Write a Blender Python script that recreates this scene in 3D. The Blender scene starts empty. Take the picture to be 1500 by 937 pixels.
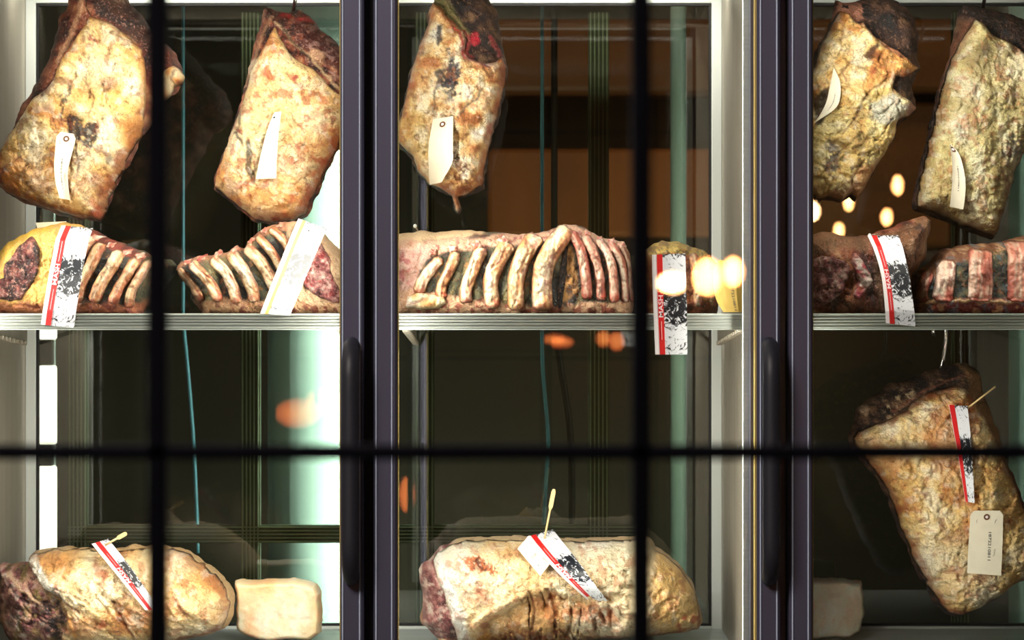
import bpy, math, random
import numpy as np
from mathutils import Vector

# ------------------------------------------------------------------ camera, world, exposure
sc = bpy.context.scene
COL = sc.collection
D = 4.5            # camera to door plane (m); the door plane is Y = 0
ZC = 1.5           # lens height
cam_d = bpy.data.cameras.new('camera')
cam = bpy.data.objects.new('camera', cam_d); COL.objects.link(cam)
cam.location = (0, -D, ZC); cam.rotation_euler = (math.pi/2, 0, 0)
cam_d.sensor_width = 36.0; cam_d.lens = 108.0
cam_d.clip_start = 0.05; cam_d.clip_end = 60
cam_d.dof.use_dof = True; cam_d.dof.focus_distance = D + 0.22; cam_d.dof.aperture_fstop = 7.5
sc.camera = cam
sc.view_settings.view_transform = 'Standard'
sc.view_settings.look = 'None'
sc.view_settings.gamma = 1.0
sc.view_settings.exposure = 0.0
sc.view_settings.use_curve_mapping = False
try:
    sc.cycles.use_denoising = True
    sc.cycles.max_bounces = 8; sc.cycles.transparent_max_bounces = 12
    sc.cycles.caustics_reflective = False; sc.cycles.caustics_refractive = False
    sc.cycles.sample_clamp_indirect = 4.0
except Exception:
    pass
w = bpy.data.worlds.new('world'); sc.world = w; w.use_nodes = True
w.node_tree.nodes['Background'].inputs[0].default_value = (0.30, 0.34, 0.55, 1)
w.node_tree.nodes['Background'].inputs[1].default_value = 0.045

def area(name, loc, target, sx, sy, power, color, parent=None, spread=math.pi):
    ld = bpy.data.lights.new(name, 'AREA'); ld.shape = 'RECTANGLE'; ld.size = sx; ld.size_y = sy
    ld.energy = power; ld.color = color; ld.spread = spread
    o = bpy.data.objects.new(name, ld); COL.objects.link(o)
    o.location = loc
    d = (Vector(target) - Vector(loc)).normalized()
    o.rotation_euler = d.to_track_quat('-Z', 'Y').to_euler()
    return o
NEUT = (1.0, 0.93, 0.82); COOL = (0.86, 1.0, 0.93); WARM = (1.0, 0.70, 0.38)
# room light falling on the cabinet fronts (ceiling light of the room, above and behind the camera)
area('room_ceiling_light', (-1.6, -3.2, 3.6), (-0.2, 0.3, 1.4), 1.4, 1.0, 110, (1.0, 0.90, 0.80))

# ------------------------------------------------------------------ coordinates and noise
def S(Y): return (1.0 + Y / D) / 1000.0
def P(px, py, Y):
    s = S(Y)
    return np.array([(px - 750.0) * s, Y, ZC + (468.5 - py) * s])

def _h(ix, iy, seed):
    n = (ix.astype(np.int64) * 374761393 + iy.astype(np.int64) * 668265263 + seed * 1442695041) & 0xffffffff
    n = ((n ^ (n >> 13)) * 1274126177) & 0xffffffff
    n = (n ^ (n >> 16)) & 0xffffffff
    return n.astype(np.float64) / 4294967295.0
def vn(x, y, seed):
    ix = np.floor(x); iy = np.floor(y); fx = x - ix; fy = y - iy
    fx = fx*fx*fx*(fx*(fx*6-15)+10); fy = fy*fy*fy*(fy*(fy*6-15)+10)
    a = _h(ix, iy, seed); b = _h(ix+1, iy, seed); c = _h(ix, iy+1, seed); d = _h(ix+1, iy+1, seed)
    return ((a*(1-fx)+b*fx)*(1-fy) + (c*(1-fx)+d*fx)*fy)*2-1
def fbm(x, y, scale, octv=4, seed=0, ang=0.0, stretch=1.0):
    x = np.asarray(x, float); y = np.asarray(y, float)
    if ang or stretch != 1.0:
        c, s_ = math.cos(ang), math.sin(ang)
        x, y = (x*c + y*s_)/stretch, (-x*s_ + y*c)
    r = np.zeros_like(x); a = 1.0; t = 0
    u = x/scale; v = y/scale
    for o in range(octv):
        r += a*vn(u + 17.3*o, v + 9.1*o, seed + o*13); t += a; a *= 0.5
        u, v = u*1.87 + v*0.6, v*1.87 - u*0.6
    return r/t*1.5
def ridge(x, y, scale, octv=3, seed=0, ang=0.0, stretch=1.0):
    return 1.0 - np.minimum(1, np.abs(fbm(x, y, scale, octv, seed, ang, stretch))*2.2)
def sstep(a, b, x):
    t = np.clip((x - a)/(b - a + 1e-9), 0, 1); return t*t*(3-2*t)

def seg_dist(px, py, pts, closed=True):
    A = np.array(pts, float)
    B = np.roll(A, -1, 0) if closed else A[1:]
    if not closed: A = A[:-1]
    best = np.full(len(px), 1e18); bx = np.zeros(len(px)); by = np.zeros(len(px)); bt = np.zeros(len(px))
    n = len(A)
    for i in range(n):
        ax, ay = A[i]; dx, dy = B[i]-A[i]; L2 = dx*dx+dy*dy+1e-12
        t = np.clip(((px-ax)*dx+(py-ay)*dy)/L2, 0, 1)
        qx = ax+t*dx; qy = ay+t*dy
        d = (px-qx)**2+(py-qy)**2
        m = d < best
        best = np.where(m, d, best); bx = np.where(m, qx, bx); by = np.where(m, qy, by); bt = np.where(m, (i+t)/n, bt)
    return np.sqrt(best), bx, by, bt
def inside(px, py, pts):
    A = np.array(pts, float); B = np.roll(A, -1, 0)
    r = np.zeros(len(px), bool)
    for (x1, y1), (x2, y2) in zip(A, B):
        if y1 == y2: continue
        c = ((y1 > py) != (y2 > py)) & (px < (x2-x1)*(py-y1)/(y2-y1)+x1)
        r ^= c
    return r
def sdist(px, py, pts):
    d = seg_dist(px, py, pts)[0]
    return np.where(inside(px, py, pts), d, -d)

def smooth_line(pts, step=4.0):
    P_ = [np.array(p, float) for p in pts]
    if len(P_) < 3: return [tuple(p) for p in P_]
    out = []
    Q = [2*P_[0]-P_[1]] + P_ + [2*P_[-1]-P_[-2]]
    for i in range(1, len(Q)-2):
        n = max(2, int(np.linalg.norm(Q[i+1]-Q[i])/step))
        for k in range(n):
            t = k/n
            out.append(tuple(0.5*((2*Q[i])+(-Q[i-1]+Q[i+1])*t+(2*Q[i-1]-5*Q[i]+4*Q[i+1]-Q[i+2])*t*t+(-Q[i-1]+3*Q[i]-3*Q[i+1]+Q[i+2])*t**3)))
    out.append(tuple(P_[-1])); return out
def rough_poly(pts, amp, seed, step=3.5):
    out = []; n = len(pts)
    for i in range(n):
        a = np.array(pts[i], float); b = np.array(pts[(i+1) % n], float)
        L = np.linalg.norm(b-a); k = max(1, int(L/step)); nr = np.array([-(b-a)[1], (b-a)[0]])/(L+1e-9)
        for j in range(k):
            p = a+(b-a)*j/k
            f = float(fbm(np.array([p[0]]), np.array([p[1]]), 14, 3, seed)[0])
            out.append(tuple(p+nr*f*amp))
    return out
def stroke(pts, w0, w1=None, wm=None):
    """outline of a tapering band around a centre line"""
    c = smooth_line(pts, 5.0); n = len(c); w1 = w0 if w1 is None else w1
    wm = (w0+w1)/2 if wm is None else wm
    L, R = [], []
    for i, p in enumerate(c):
        a = np.array(c[max(0, i-1)]); b = np.array(c[min(n-1, i+1)]); d = b-a; d /= np.linalg.norm(d)+1e-9
        t = i/(n-1); ww = (w0*(1-t)+w1*t)+(wm-(w0+w1)/2)*4*t*(1-t)
        if i == 0 or i == n-1: ww *= 0.6
        nr = np.array([-d[1], d[0]])*ww/2
        L.append(tuple(np.array(p)+nr)); R.append(tuple(np.array(p)-nr))
    return L+R[::-1]

# ------------------------------------------------------------------ objects, naming
ORG = {}
def tag(o, label, cat, group=None, kind=None):
    if label: o['label'] = label
    if cat: o['category'] = cat
    if group: o['group'] = group
    if kind: o['kind'] = kind
    return o
def thing(name, loc, label=None, cat=None, group=None, kind=None):
    o = bpy.data.objects.new(name, None); COL.objects.link(o); o.location = loc
    o.empty_display_size = 0.02
    ORG[o.name] = np.array(loc, float)
    return tag(o, label, cat, group, kind)
def mk(name, verts, faces, mat, parent=None, cols=None, smooth=True, label=None, uv=None):
    V = np.array(verts, dtype=np.float64)
    if parent is not None: V = V-ORG[parent.name]
    me = bpy.data.meshes.new(name)
    me.from_pydata(V.tolist(), [], [list(map(int, f)) for f in faces])
    if cols is not None:
        at = me.color_attributes.new('Col', 'FLOAT_COLOR', 'POINT')
        c = np.ones((len(V), 4), np.float32); c[:, :3] = cols; at.data.foreach_set('color', c.ravel())
    if uv is not None:
        ul = me.uv_layers.new(name='UVMap'); li = np.empty(len(me.loops), np.int32); me.loops.foreach_get('vertex_index', li)
        ul.data.foreach_set('uv', np.asarray(uv, np.float32)[li].ravel())
    if smooth: me.polygons.foreach_set('use_smooth', [True]*len(me.polygons))
    me.materials.append(mat); me.update()
    o = bpy.data.objects.new(name, me); COL.objects.link(o)
    if parent is not None:
        o.parent = parent; ORG[o.name] = ORG[parent.name]
    if label: o['label'] = label
    return o
class MB:
    """collects boxes / tubes / prisms into one mesh"""
    def __init__(s): s.v = []; s.f = []
    def add(s, v, f):
        b = len(s.v); s.v += [tuple(map(float, p)) for p in v]; s.f += [[i+b for i in q] for q in f]; return s
    def box(s, a, b, bev=0.0):
        x0, y0, z0 = a; x1, y1, z1 = b
        if bev > 0:   # chamfered along all vertical and horizontal edges in XZ profile
            c = min(bev, abs(x1-x0)*.45, abs(z1-z0)*.45, abs(y1-y0)*.45)
            ring = lambda y, i: [(x0+i, y, z0+c), (x0+c, y, z0+i), (x1-c, y, z0+i), (x1-i, y, z0+c), (x1-i, y, z1-c), (x1-c, y, z1-i), (x0+c, y, z1-i), (x0+i, y, z1-c)]
            v = ring(y0, c)+ring(y0+c, 0)+ring(y1-c, 0)+ring(y1, c)
            f = [list(range(8)), list(range(31, 23, -1))]
            for k in range(3):
                for j in range(8):
                    f.append([k*8+j, k*8+(j+1) % 8, (k+1)*8+(j+1) % 8, (k+1)*8+j][::-1])
            return s.add(v, f)
        v = [(x0,y0,z0),(x1,y0,z0),(x1,y1,z0),(x0,y1,z0),(x0,y0,z1),(x1,y0,z1),(x1,y1,z1),(x0,y1,z1)]
        return s.add(v, [[0,3,2,1],[4,5,6,7],[0,1,5,4],[1,2,6,5],[2,3,7,6],[3,0,4,7]])
    def tube(s, pts, r, n=10, rs=None, cap=True):
        pts = [Vector(p) for p in pts]; m = len(pts); v = []; f = []; a = None
        for i, p in enumerate(pts):
            d = (pts[min(m-1, i+1)]-pts[max(0, i-1)]).normalized()
            if a is None:
                a = d.cross(Vector((0, 0, 1)))
                if a.length < 0.05: a = d.cross(Vector((1, 0, 0)))
            a = (a-d*a.dot(d)).normalized(); b = d.cross(a).normalized()
            rr = rs[i] if rs else r
            for k in range(n):
                t = 2*math.pi*k/n; v.append(p+a*math.cos(t)*rr+b*math.sin(t)*rr)
        for i in range(m-1):
            for k in range(n): f.append([i*n+k, i*n+(k+1) % n, (i+1)*n+(k+1) % n, (i+1)*n+k])
        if cap: f.append(list(range(n))[::-1]); f.append([(m-1)*n+k for k in range(n)])
        return s.add(v, f)
    def ellipsoid(s, c, rx, ry, rz, nu=20, nv=12):
        v = []; f = []
        for j in range(nv+1):
            ph = math.pi*j/nv
            for i in range(nu):
                t = 2*math.pi*i/nu; v.append((c[0]+rx*math.sin(ph)*math.cos(t), c[1]+ry*math.sin(ph)*math.sin(t), c[2]+rz*math.cos(ph)))
        for j in range(nv):
            for i in range(nu): f.append([j*nu+i, j*nu+(i+1) % nu, (j+1)*nu+(i+1) % nu, (j+1)*nu+i])
        return s.add(v, f)
    def build(s, name, mat, parent=None, smooth=False, label=None):
        return mk(name, s.v, s.f, mat, parent, smooth=smooth, label=label)

# ------------------------------------------------------------------ materials
def lin(c):
    c = np.asarray(c, float)/255.0
    return np.where(c <= 0.04045, c/12.92, ((c+0.055)/1.055)**2.4)
def L4(c): return tuple(lin(c))+(1,)
class NT:
    def __init__(s, name):
        s.m = bpy.data.materials.new(name); s.m.use_nodes = True; s.t = s.m.node_tree; s.b = s.t.nodes['Principled BSDF']; s.out = s.t.nodes['Material Output']
    def n(s, typ, **kw):
        nd = s.t.nodes.new(typ)
        for k, v in kw.items():
            if k.startswith('i_'):
                key = k[2:]; nd.inputs[int(key) if key.isdigit() else key].default_value = v
            else: setattr(nd, k, v)
        return nd
    def l(s, a, b): s.t.links.new(a, b)
def plain(name, c, rough=0.5, metal=0.0, noise=None, emit=None, estr=0, bump=0, spec=None, coat=0):
    N = NT(name); N.b.inputs['Base Color'].default_value = L4(c); N.b.inputs['Roughness'].default_value = rough; N.b.inputs['Metallic'].default_value = metal
    if spec is not None: N.b.inputs['Specular IOR Level'].default_value = spec
    if emit: N.b.inputs['Emission Color'].default_value = L4(emit); N.b.inputs['Emission Strength'].default_value = estr
    if noise:
        sx, sy, sz, amt = noise
        tc = N.n('ShaderNodeTexCoord'); mp = N.n('ShaderNodeMapping'); mp.inputs['Scale'].default_value = (sx, sy, sz)
        N.l(tc.outputs['Object'], mp.inputs[0]); nz = N.n('ShaderNodeTexNoise', i_Scale=1.0, i_Detail=4.0); N.l(mp.outputs[0], nz.inputs['Vector'])
        mr = N.n('ShaderNodeMapRange'); mr.inputs[1].default_value = 0.3; mr.inputs[2].default_value = 0.7; mr.inputs[3].default_value = 1-amt; mr.inputs[4].default_value = 1+amt*.5
        N.l(nz.outputs[0], mr.inputs[0])
        mx = N.n('ShaderNodeMix', data_type='RGBA', blend_type='MULTIPLY'); mx.inputs[0].default_value = 1; mx.inputs[6].default_value = L4(c)
        N.l(mr.outputs[0], mx.inputs[7]); N.l(mx.outputs[2], N.b.inputs['Base Color'])
        if bump:
            bp = N.n('ShaderNodeBump', i_Strength=bump, i_Distance=0.001); N.l(nz.outputs[0], bp.inputs['Height']); N.l(bp.outputs[0], N.b.inputs['Normal'])
    return N.m
def organic(name, fleck, fscale, famt, dark, dscale, damt, rough=0.5, fine=0.3, bump=0.6, bscale=260, sss=0.0, coat=0.0):
    """vertex 'Col' broken up with fine procedural flecks, thin dark creases and bump"""
    N = NT(name); a = N.n('ShaderNodeAttribute', attribute_name='Col'); tc = N.n('ShaderNodeTexCoord')
    def noise(sc_, det=3.0, rg=0.6, dist=0.0):
        z = N.n('ShaderNodeTexNoise', i_Scale=sc_, i_Detail=det, i_Roughness=rg, i_Distortion=dist); N.l(tc.outputs['Object'], z.inputs['Vector']); return z
    def mapr(sock, a0, a1, b0, b1):
        m = N.n('ShaderNodeMapRange'); m.clamp = True
        for i, v in enumerate((a0, a1, b0, b1)): m.inputs[i+1].default_value = v
        N.l(sock, m.inputs[0]); return m.outputs[0]
    n1 = noise(420, 4.0, 0.75); v = mapr(n1.outputs[0], 0.32, 0.68, 1-fine, 1+fine*0.6)
    m1 = N.n('ShaderNodeMix', data_type='RGBA', blend_type='MULTIPLY'); m1.inputs[0].default_value = 1
    N.l(a.outputs['Color'], m1.inputs[6]); N.l(v, m1.inputs[7])
    n2 = noise(fscale, 4.0, 0.65, 0.6); f = mapr(n2.outputs[0], 0.56, 0.64, 0, famt)
    m2 = N.n('ShaderNodeMix', data_type='RGBA'); N.l(f, m2.inputs[0]); N.l(m1.outputs[2], m2.inputs[6]); m2.inputs[7].default_value = L4(fleck)
    n3 = noise(dscale, 4.0, 0.6, 1.5)
    sub = N.n('ShaderNodeMath', operation='SUBTRACT'); N.l(n3.outputs[0], sub.inputs[0]); sub.inputs[1].default_value = 0.5
    ab = N.n('ShaderNodeMath', operation='ABSOLUTE'); N.l(sub.outputs[0], ab.inputs[0])
    n4 = noise(dscale*0.35, 2.0); gate = mapr(n4.outputs[0], 0.46, 0.58, 0, damt)
    th = mapr(ab.outputs[0], 0.0, 0.014, 1, 0); mu = N.n('ShaderNodeMath', operation='MULTIPLY'); N.l(th, mu.inputs[0]); N.l(gate, mu.inputs[1])
    m3 = N.n('ShaderNodeMix', data_type='RGBA'); N.l(mu.outputs[0], m3.inputs[0]); N.l(m2.outputs[2], m3.inputs[6]); m3.inputs[7].default_value = L4(dark)
    N.l(m3.outputs[2], N.b.inputs['Base Color'])
    N.b.inputs['Roughness'].default_value = rough
    N.b.inputs['Coat Weight'].default_value = coat
    nb = noise(bscale, 4.0, 0.65); nb2 = noise(bscale*0.28, 3.0, 0.6, 0.8)
    ad = N.n('ShaderNodeMath', operation='MULTIPLY_ADD'); N.l(nb2.outputs[0], ad.inputs[0]); ad.inputs[1].default_value = 2.2; N.l(nb.outputs[0], ad.inputs[2])
    ad2 = N.n('ShaderNodeMath', operation='MULTIPLY_ADD'); N.l(mu.outputs[0], ad2.inputs[0]); ad2.inputs[1].default_value = -0.6; N.l(ad.outputs[0], ad2.inputs[2])
    bp = N.n('ShaderNodeBump', i_Strength=bump, i_Distance=0.0035); N.l(ad2.outputs[0], bp.inputs['Height']); N.l(bp.outputs[0], N.b.inputs['Normal'])
    if sss > 0:
        N.b.inputs['Subsurface Weight'].default_value = sss; N.b.inputs['Subsurface Radius'].default_value = (1, .45, .25); N.b.inputs['Subsurface Scale'].default_value = 0.02
    return N.m
M = {}
M['fat'] = organic('aged_fat', (196, 120, 66), 95, 0.38, (92, 52, 30), 42, 0.75, rough=0.36, fine=0.34, bump=0.85)
M['lean'] = organic('dried_lean', (206, 156, 138), 240, 0.65, (16, 8, 10), 110, 0.9, rough=0.42, fine=0.6, bump=0.9, bscale=330)
M['bone'] = organic('rib_bone', (190, 90, 62), 70, 0.35, (80, 40, 30), 60, 0.5, rough=0.4, fine=0.2, bump=0.35)
M['crust'] = organic('dark_crust', (150, 112, 84), 170, 0.55, (12, 8, 8), 80, 0.8, rough=0.6, fine=0.5, bump=1.0, bscale=300)

def metal(name, c, rough, stretch, amt=0.15):
    return plain(name, c, rough, 1.0, noise=(*stretch, amt), bump=0.08)
M['steel'] = plain('brushed_steel', (188, 180, 164), 0.42, 0.75, noise=(260, 20, 1.6, 0.16), bump=0.1)
M['alu'] = plain('pale_aluminium', (214, 222, 220), 0.4, 0.6, noise=(2, 20, 300, 0.12))
M['white'] = plain('white_enamel', (232, 238, 232), 0.35)
M['stile'] = plain('anthracite_aluminium', (94, 92, 116), 0.38, 0.35, noise=(30, 30, 2, 0.06))
M['ridge'] = plain('ridge_highlight', (214, 226, 255), 0.3)  # pale blue paints in the light caught along the frame ridges
M['black'] = plain('black_rubber', (8, 8, 12), 0.6)
M['iron'] = plain('black_iron', (4, 4, 14), 0.75, noise=(40, 40, 40, 0.2), spec=0.1)
M['gasket'] = plain('amber_gasket', (196, 170, 96), 0.5)
M['handle'] = plain('handle_plastic', (44, 44, 54), 0.5, noise=(300, 300, 300, 0.1))
M['paper'] = plain('manila_paper', (236, 228, 204), 0.7, noise=(60, 60, 60, 0.06))
M['yellowpaper'] = plain('yellow_paper', (226, 190, 96), 0.7, noise=(60, 60, 60, 0.08))
M['red'] = plain('red_ink', (206, 24, 26), 0.45)
M['paleorange'] = plain('glare_paled_ink', (226, 168, 92), 0.45)  # band colour paled to mimic overexposure on one strip
M['ink'] = plain('ink', (38, 40, 56), 0.6)
M['whiteink'] = plain('white_ink', (244, 236, 236), 0.5)
M['pinkink'] = plain('pale_ink', (250, 226, 228), 0.5)
M['brownring'] = plain('brown_ring', (104, 66, 42), 0.5, noise=(500, 500, 500, 0.3))
M['wood'] = plain('pick_wood', (226, 196, 138), 0.55, noise=(60, 60, 300, 0.15))
M['chrome'] = plain('chrome', (225, 225, 230), 0.12, 1.0)
M['string'] = plain('string', (220, 215, 200), 0.8)

def glass(name, tint, boost=1.0):
    N = NT(name); N.t.nodes.remove(N.b)
    tr = N.n('ShaderNodeBsdfTransparent'); tr.inputs[0].default_value = (*tint, 1)
    gl = N.n('ShaderNodeBsdfGlossy', i_Roughness=0.0); gl.inputs[0].default_value = (1, 1, 1, 1)
    fr = N.n('ShaderNodeFresnel', i_IOR=1.45); mu = N.n('ShaderNodeMath', operation='MULTIPLY', i_1=boost, use_clamp=True); N.l(fr.outputs[0], mu.inputs[0])
    mx = N.n('ShaderNodeMixShader'); N.l(mu.outputs[0], mx.inputs[0]); N.l(tr.outputs[0], mx.inputs[1]); N.l(gl.outputs[0], mx.inputs[2]); N.l(mx.outputs[0], N.out.inputs[0])
    return N.m
M['doorglass'] = glass('door_glass', (0.97, 0.985, 0.98), 1.2)
M['backglass'] = glass('back_glass', (0.60, 0.63, 0.58), 2.4)

def print_mat(name, white, black, faint=1.0):
    """marbled black-and-white print, driven by the card's UV"""
    N = NT(name); uv = N.n('ShaderNodeUVMap'); uv.uv_map = 'UVMap'; sp = N.n('ShaderNodeSeparateXYZ'); N.l(uv.outputs[0], sp.inputs[0])
    mp = N.n('ShaderNodeMapping'); mp.inputs['Scale'].default_value = (4.5, 12.0, 1); N.l(uv.outputs[0], mp.inputs[0])
    nz = N.n('ShaderNodeTexNoise', i_Scale=1.0, i_Detail=5.0, i_Roughness=0.62, i_Distortion=2.2); N.l(mp.outputs[0], nz.inputs['Vector'])
    # ring pattern in the middle of the card
    sb = N.n('ShaderNodeVectorMath', operation='SUBTRACT'); N.l(uv.outputs[0], sb.inputs[0]); sb.inputs[1].default_value = (0.68, 0.52, 0)
    ml = N.n('ShaderNodeVectorMath', operation='MULTIPLY'); N.l(sb.outputs[0], ml.inputs[0]); ml.inputs[1].default_value = (1.0, 2.6, 0)
    ln = N.n('ShaderNodeVectorMath', operation='LENGTH'); N.l(ml.outputs[0], ln.inputs[0])
    a1 = N.n('ShaderNodeMath', operation='MULTIPLY_ADD'); N.l(ln.outputs['Value'], a1.inputs[0]); a1.inputs[1].default_value = 26.0
    sc8 = N.n('ShaderNodeMath', operation='MULTIPLY', i_1=20.0); N.l(nz.outputs[0], sc8.inputs[0]); N.l(sc8.outputs[0], a1.inputs[2])
    sn = N.n('ShaderNodeMath', operation='SINE'); N.l(a1.outputs[0], sn.inputs[0])
    # darkness mask along the length: light at both ends, dark in the middle
    cr = N.n('ShaderNodeValToRGB'); e = cr.color_ramp.elements
    e[0].position = 0.0; e[0].color = (.50,)*3+(1,); e[1].position = 1.0; e[1].color = (.42,)*3+(1,)
    for p_, c_ in ((.10, .42), (.25, .30), (.36, .62), (.60, .62), (.70, .55), (.80, .36), (.92, .52)):
        q = e.new(p_); q.color = (c_,)*3+(1,)
    N.l(sp.outputs[1], cr.inputs[0])
    s1 = N.n('ShaderNodeMath', operation='MULTIPLY_ADD'); N.l(sn.outputs[0], s1.inputs[0]); s1.inputs[1].default_value = 0.05; N.l(nz.outputs[0], s1.inputs[2])
    ad = N.n('ShaderNodeMath', operation='ADD'); N.l(s1.outputs[0], ad.inputs[0]); N.l(cr.outputs[0], ad.inputs[1])
    mr = N.n('ShaderNodeMapRange'); mr.inputs[1].default_value = 0.99; mr.inputs[2].default_value = 1.07; mr.inputs[3].default_value = 0; mr.inputs[4].default_value = faint
    N.l(ad.outputs[0], mr.inputs[0])
    mx = N.n('ShaderNodeMix', data_type='RGBA'); N.l(mr.outputs[0], mx.inputs[0]); mx.inputs[6].default_value = L4(white); mx.inputs[7].default_value = L4(black)
    N.l(mx.outputs[2], N.b.inputs['Base Color']); N.b.inputs['Roughness'].default_value = 0.35
    return N.m
M['print'] = print_mat('marbled_print', (232, 234, 240), (22, 26, 34))
M['printpale'] = print_mat('glare_paled_print', (236, 238, 242), (16, 18, 24), 0.85)  # same print paled, glare put into the colour

# ------------------------------------------------------------------ meat engine: outlines grown into thick bodies with relief and colour
PAL = {
 'fat': [(140, 80, 42), (206, 142, 76), (234, 192, 118), (242, 214, 154), (250, 234, 196)],
 'fatwarm': [(140, 66, 34), (196, 116, 60), (226, 168, 100), (240, 204, 146), (246, 226, 184)],
 'fatcream': [(184, 116, 66), (224, 178, 116), (240, 210, 158), (246, 228, 192), (252, 244, 224)],
 'fatgreen': [(90, 76, 46), (150, 136, 84), (204, 190, 132), (220, 212, 168), (232, 228, 196)],
 'lean': [(26, 12, 14), (58, 24, 26), (92, 40, 38), (128, 62, 56), (176, 120, 104)],
 'leanpink': [(70, 32, 38), (128, 66, 68), (176, 108, 104), (206, 156, 146), (236, 214, 200)],
 'crust': [(10, 6, 6), (30, 18, 16), (54, 32, 26), (84, 56, 42), (130, 98, 70)],
 'saltpale': [(214, 188, 156), (226, 208, 180), (236, 222, 198), (242, 232, 214), (248, 242, 230)],
 'side': [(40, 14, 12), (96, 40, 30), (150, 76, 52), (186, 118, 82), (216, 164, 120)],
 'gap': [(14, 16, 16), (34, 38, 34), (58, 62, 50), (96, 94, 66), (140, 128, 84)],
 'bone': [(150, 88, 56), (206, 146, 96), (226, 180, 124), (236, 204, 156), (246, 226, 192)],
 'bonepink': [(150, 62, 52), (206, 124, 104), (226, 166, 140), (236, 196, 170), (246, 224, 204)],
 'salt': [(244, 180, 120), (252, 206, 150), (254, 222, 176), (255, 234, 200), (255, 244, 226)],
}
def mottle(pal, scale=22, octv=5, seed=1, ang=0.0, stretch=1.0, bias=0.0, contrast=1.0):
    c = np.array([lin(p) for p in PAL[pal]])
    def f(x, y, d, col, h):
        t = np.clip(0.5+bias+0.62*contrast*fbm(x, y, scale, octv, seed, ang, stretch), 0, 0.9999)*(len(c)-1)
        i = t.astype(int); k = (t-i)[:, None]
        col[:] = c[i]*(1-k)+c[np.minimum(i+1, len(c)-1)]*k
    return f
def lumps(amp, scale, seed, ang=0.0, stretch=1.0, octv=4):
    def f(x, y, d, col, h): h += amp*fbm(x, y, scale, octv, seed, ang, stretch)*np.clip(d/10, 0, 1)
    return f
def wrinkle(amp, scale, seed, c=None, ang=0.0, stretch=1.0, poly=None, thr=0.80, strength=0.8, soft=14):
    """sharp creases: sunk and, if asked, discoloured"""
    def f(x, y, d, col, h):
        r = ridge(x, y, scale, 3, seed, ang, stretch); m = np.clip(d/6, 0, 1)
        if poly is not None: m = m*sstep(-soft, soft, sdist(x, y, poly))
        h -= amp*sstep(0.5, 1.0, r)*m
        if c is not None:
            k = (sstep(thr, thr+0.14, r)*m*strength)[:, None]; col[:] = col*(1-k)+lin(c)*k
    return f
def blot(poly, c, soft=3, warp=6, wscale=14, strength=1.0, brk=None, dh=0.0, seed=3):
    def f(x, y, d, col, h):
        xx = x+warp*fbm(x, y, wscale, 4, seed); yy = y+warp*fbm(x, y, wscale, 4, seed+7)
        k = sstep(-soft, soft, sdist(xx, yy, poly))
        if brk is not None: k = k*sstep(brk-0.08, brk+0.08, fbm(x, y, wscale*0.5, 4, seed+21)*0.5+0.5)
        h += dh*k; k = (k*strength)[:, None]; col[:] = col*(1-k)+lin(c)*k
    return f
def spot(cx, cy, rx, ry, c, **kw):
    return blot([(cx+rx*math.cos(t*math.pi/5), cy+ry*math.sin(t*math.pi/5)) for t in range(10)], c, **kw)
def line(pts, wd, c=None, dh=0.0, strength=1.0, soft=1.5, warp=2.0, seed=5):
    pts = smooth_line(pts, 5)
    def f(x, y, d, col, h):
        xx = x+warp*fbm(x, y, 10, 3, seed); yy = y+warp*fbm(x, y, 10, 3, seed+7)
        dd = seg_dist(xx, yy, pts, False)[0]
        k = 1-sstep(max(0, wd/2-soft), wd/2+soft, dd); h += dh*k
        if c is not None:
            kk = (k*strength)[:, None]; col[:] = col*(1-kk)+lin(c)*kk
    return f
def rim(c, wd, strength=0.8, warp=5, seed=9, ymin=None, ymax=None, xmin=None, xmax=None, brk=None):
    def f(x, y, d, col, h):
        k = 1-sstep(wd*0.3, wd, d+warp*fbm(x, y, 12, 4, seed))
        if brk is not None: k = k*sstep(brk-0.1, brk+0.1, fbm(x, y, 9, 3, seed+2)*0.5+0.5)
        if ymin is not None: k = k*sstep(ymin-8, ymin+8, y)
        if ymax is not None: k = k*(1-sstep(ymax-8, ymax+8, y))
        if xmin is not None: k = k*sstep(xmin-8, xmin+8, x)
        if xmax is not None: k = k*(1-sstep(xmax-8, xmax+8, x))
        k = (k*strength)[:, None]; col[:] = col*(1-k)+lin(c)*k
    return f
def specks(c, scale, thr, strength=0.9, seed=31, poly=None, dh=0):
    def f(x, y, d, col, h):
        k = sstep(thr, thr+0.08, fbm(x, y, scale, 3, seed)*0.5+0.5)
        if poly is not None: k = k*sstep(-8, 8, sdist(x, y, poly))
        h += dh*k; k = (k*strength)[:, None]; col[:] = col*(1-k)+lin(c)*k
    return f
def fold(poly, dh, soft=20):
    def f(x, y, d, col, h): h += dh*sstep(-soft, soft, sdist(x, y, poly))
    return f

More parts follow.
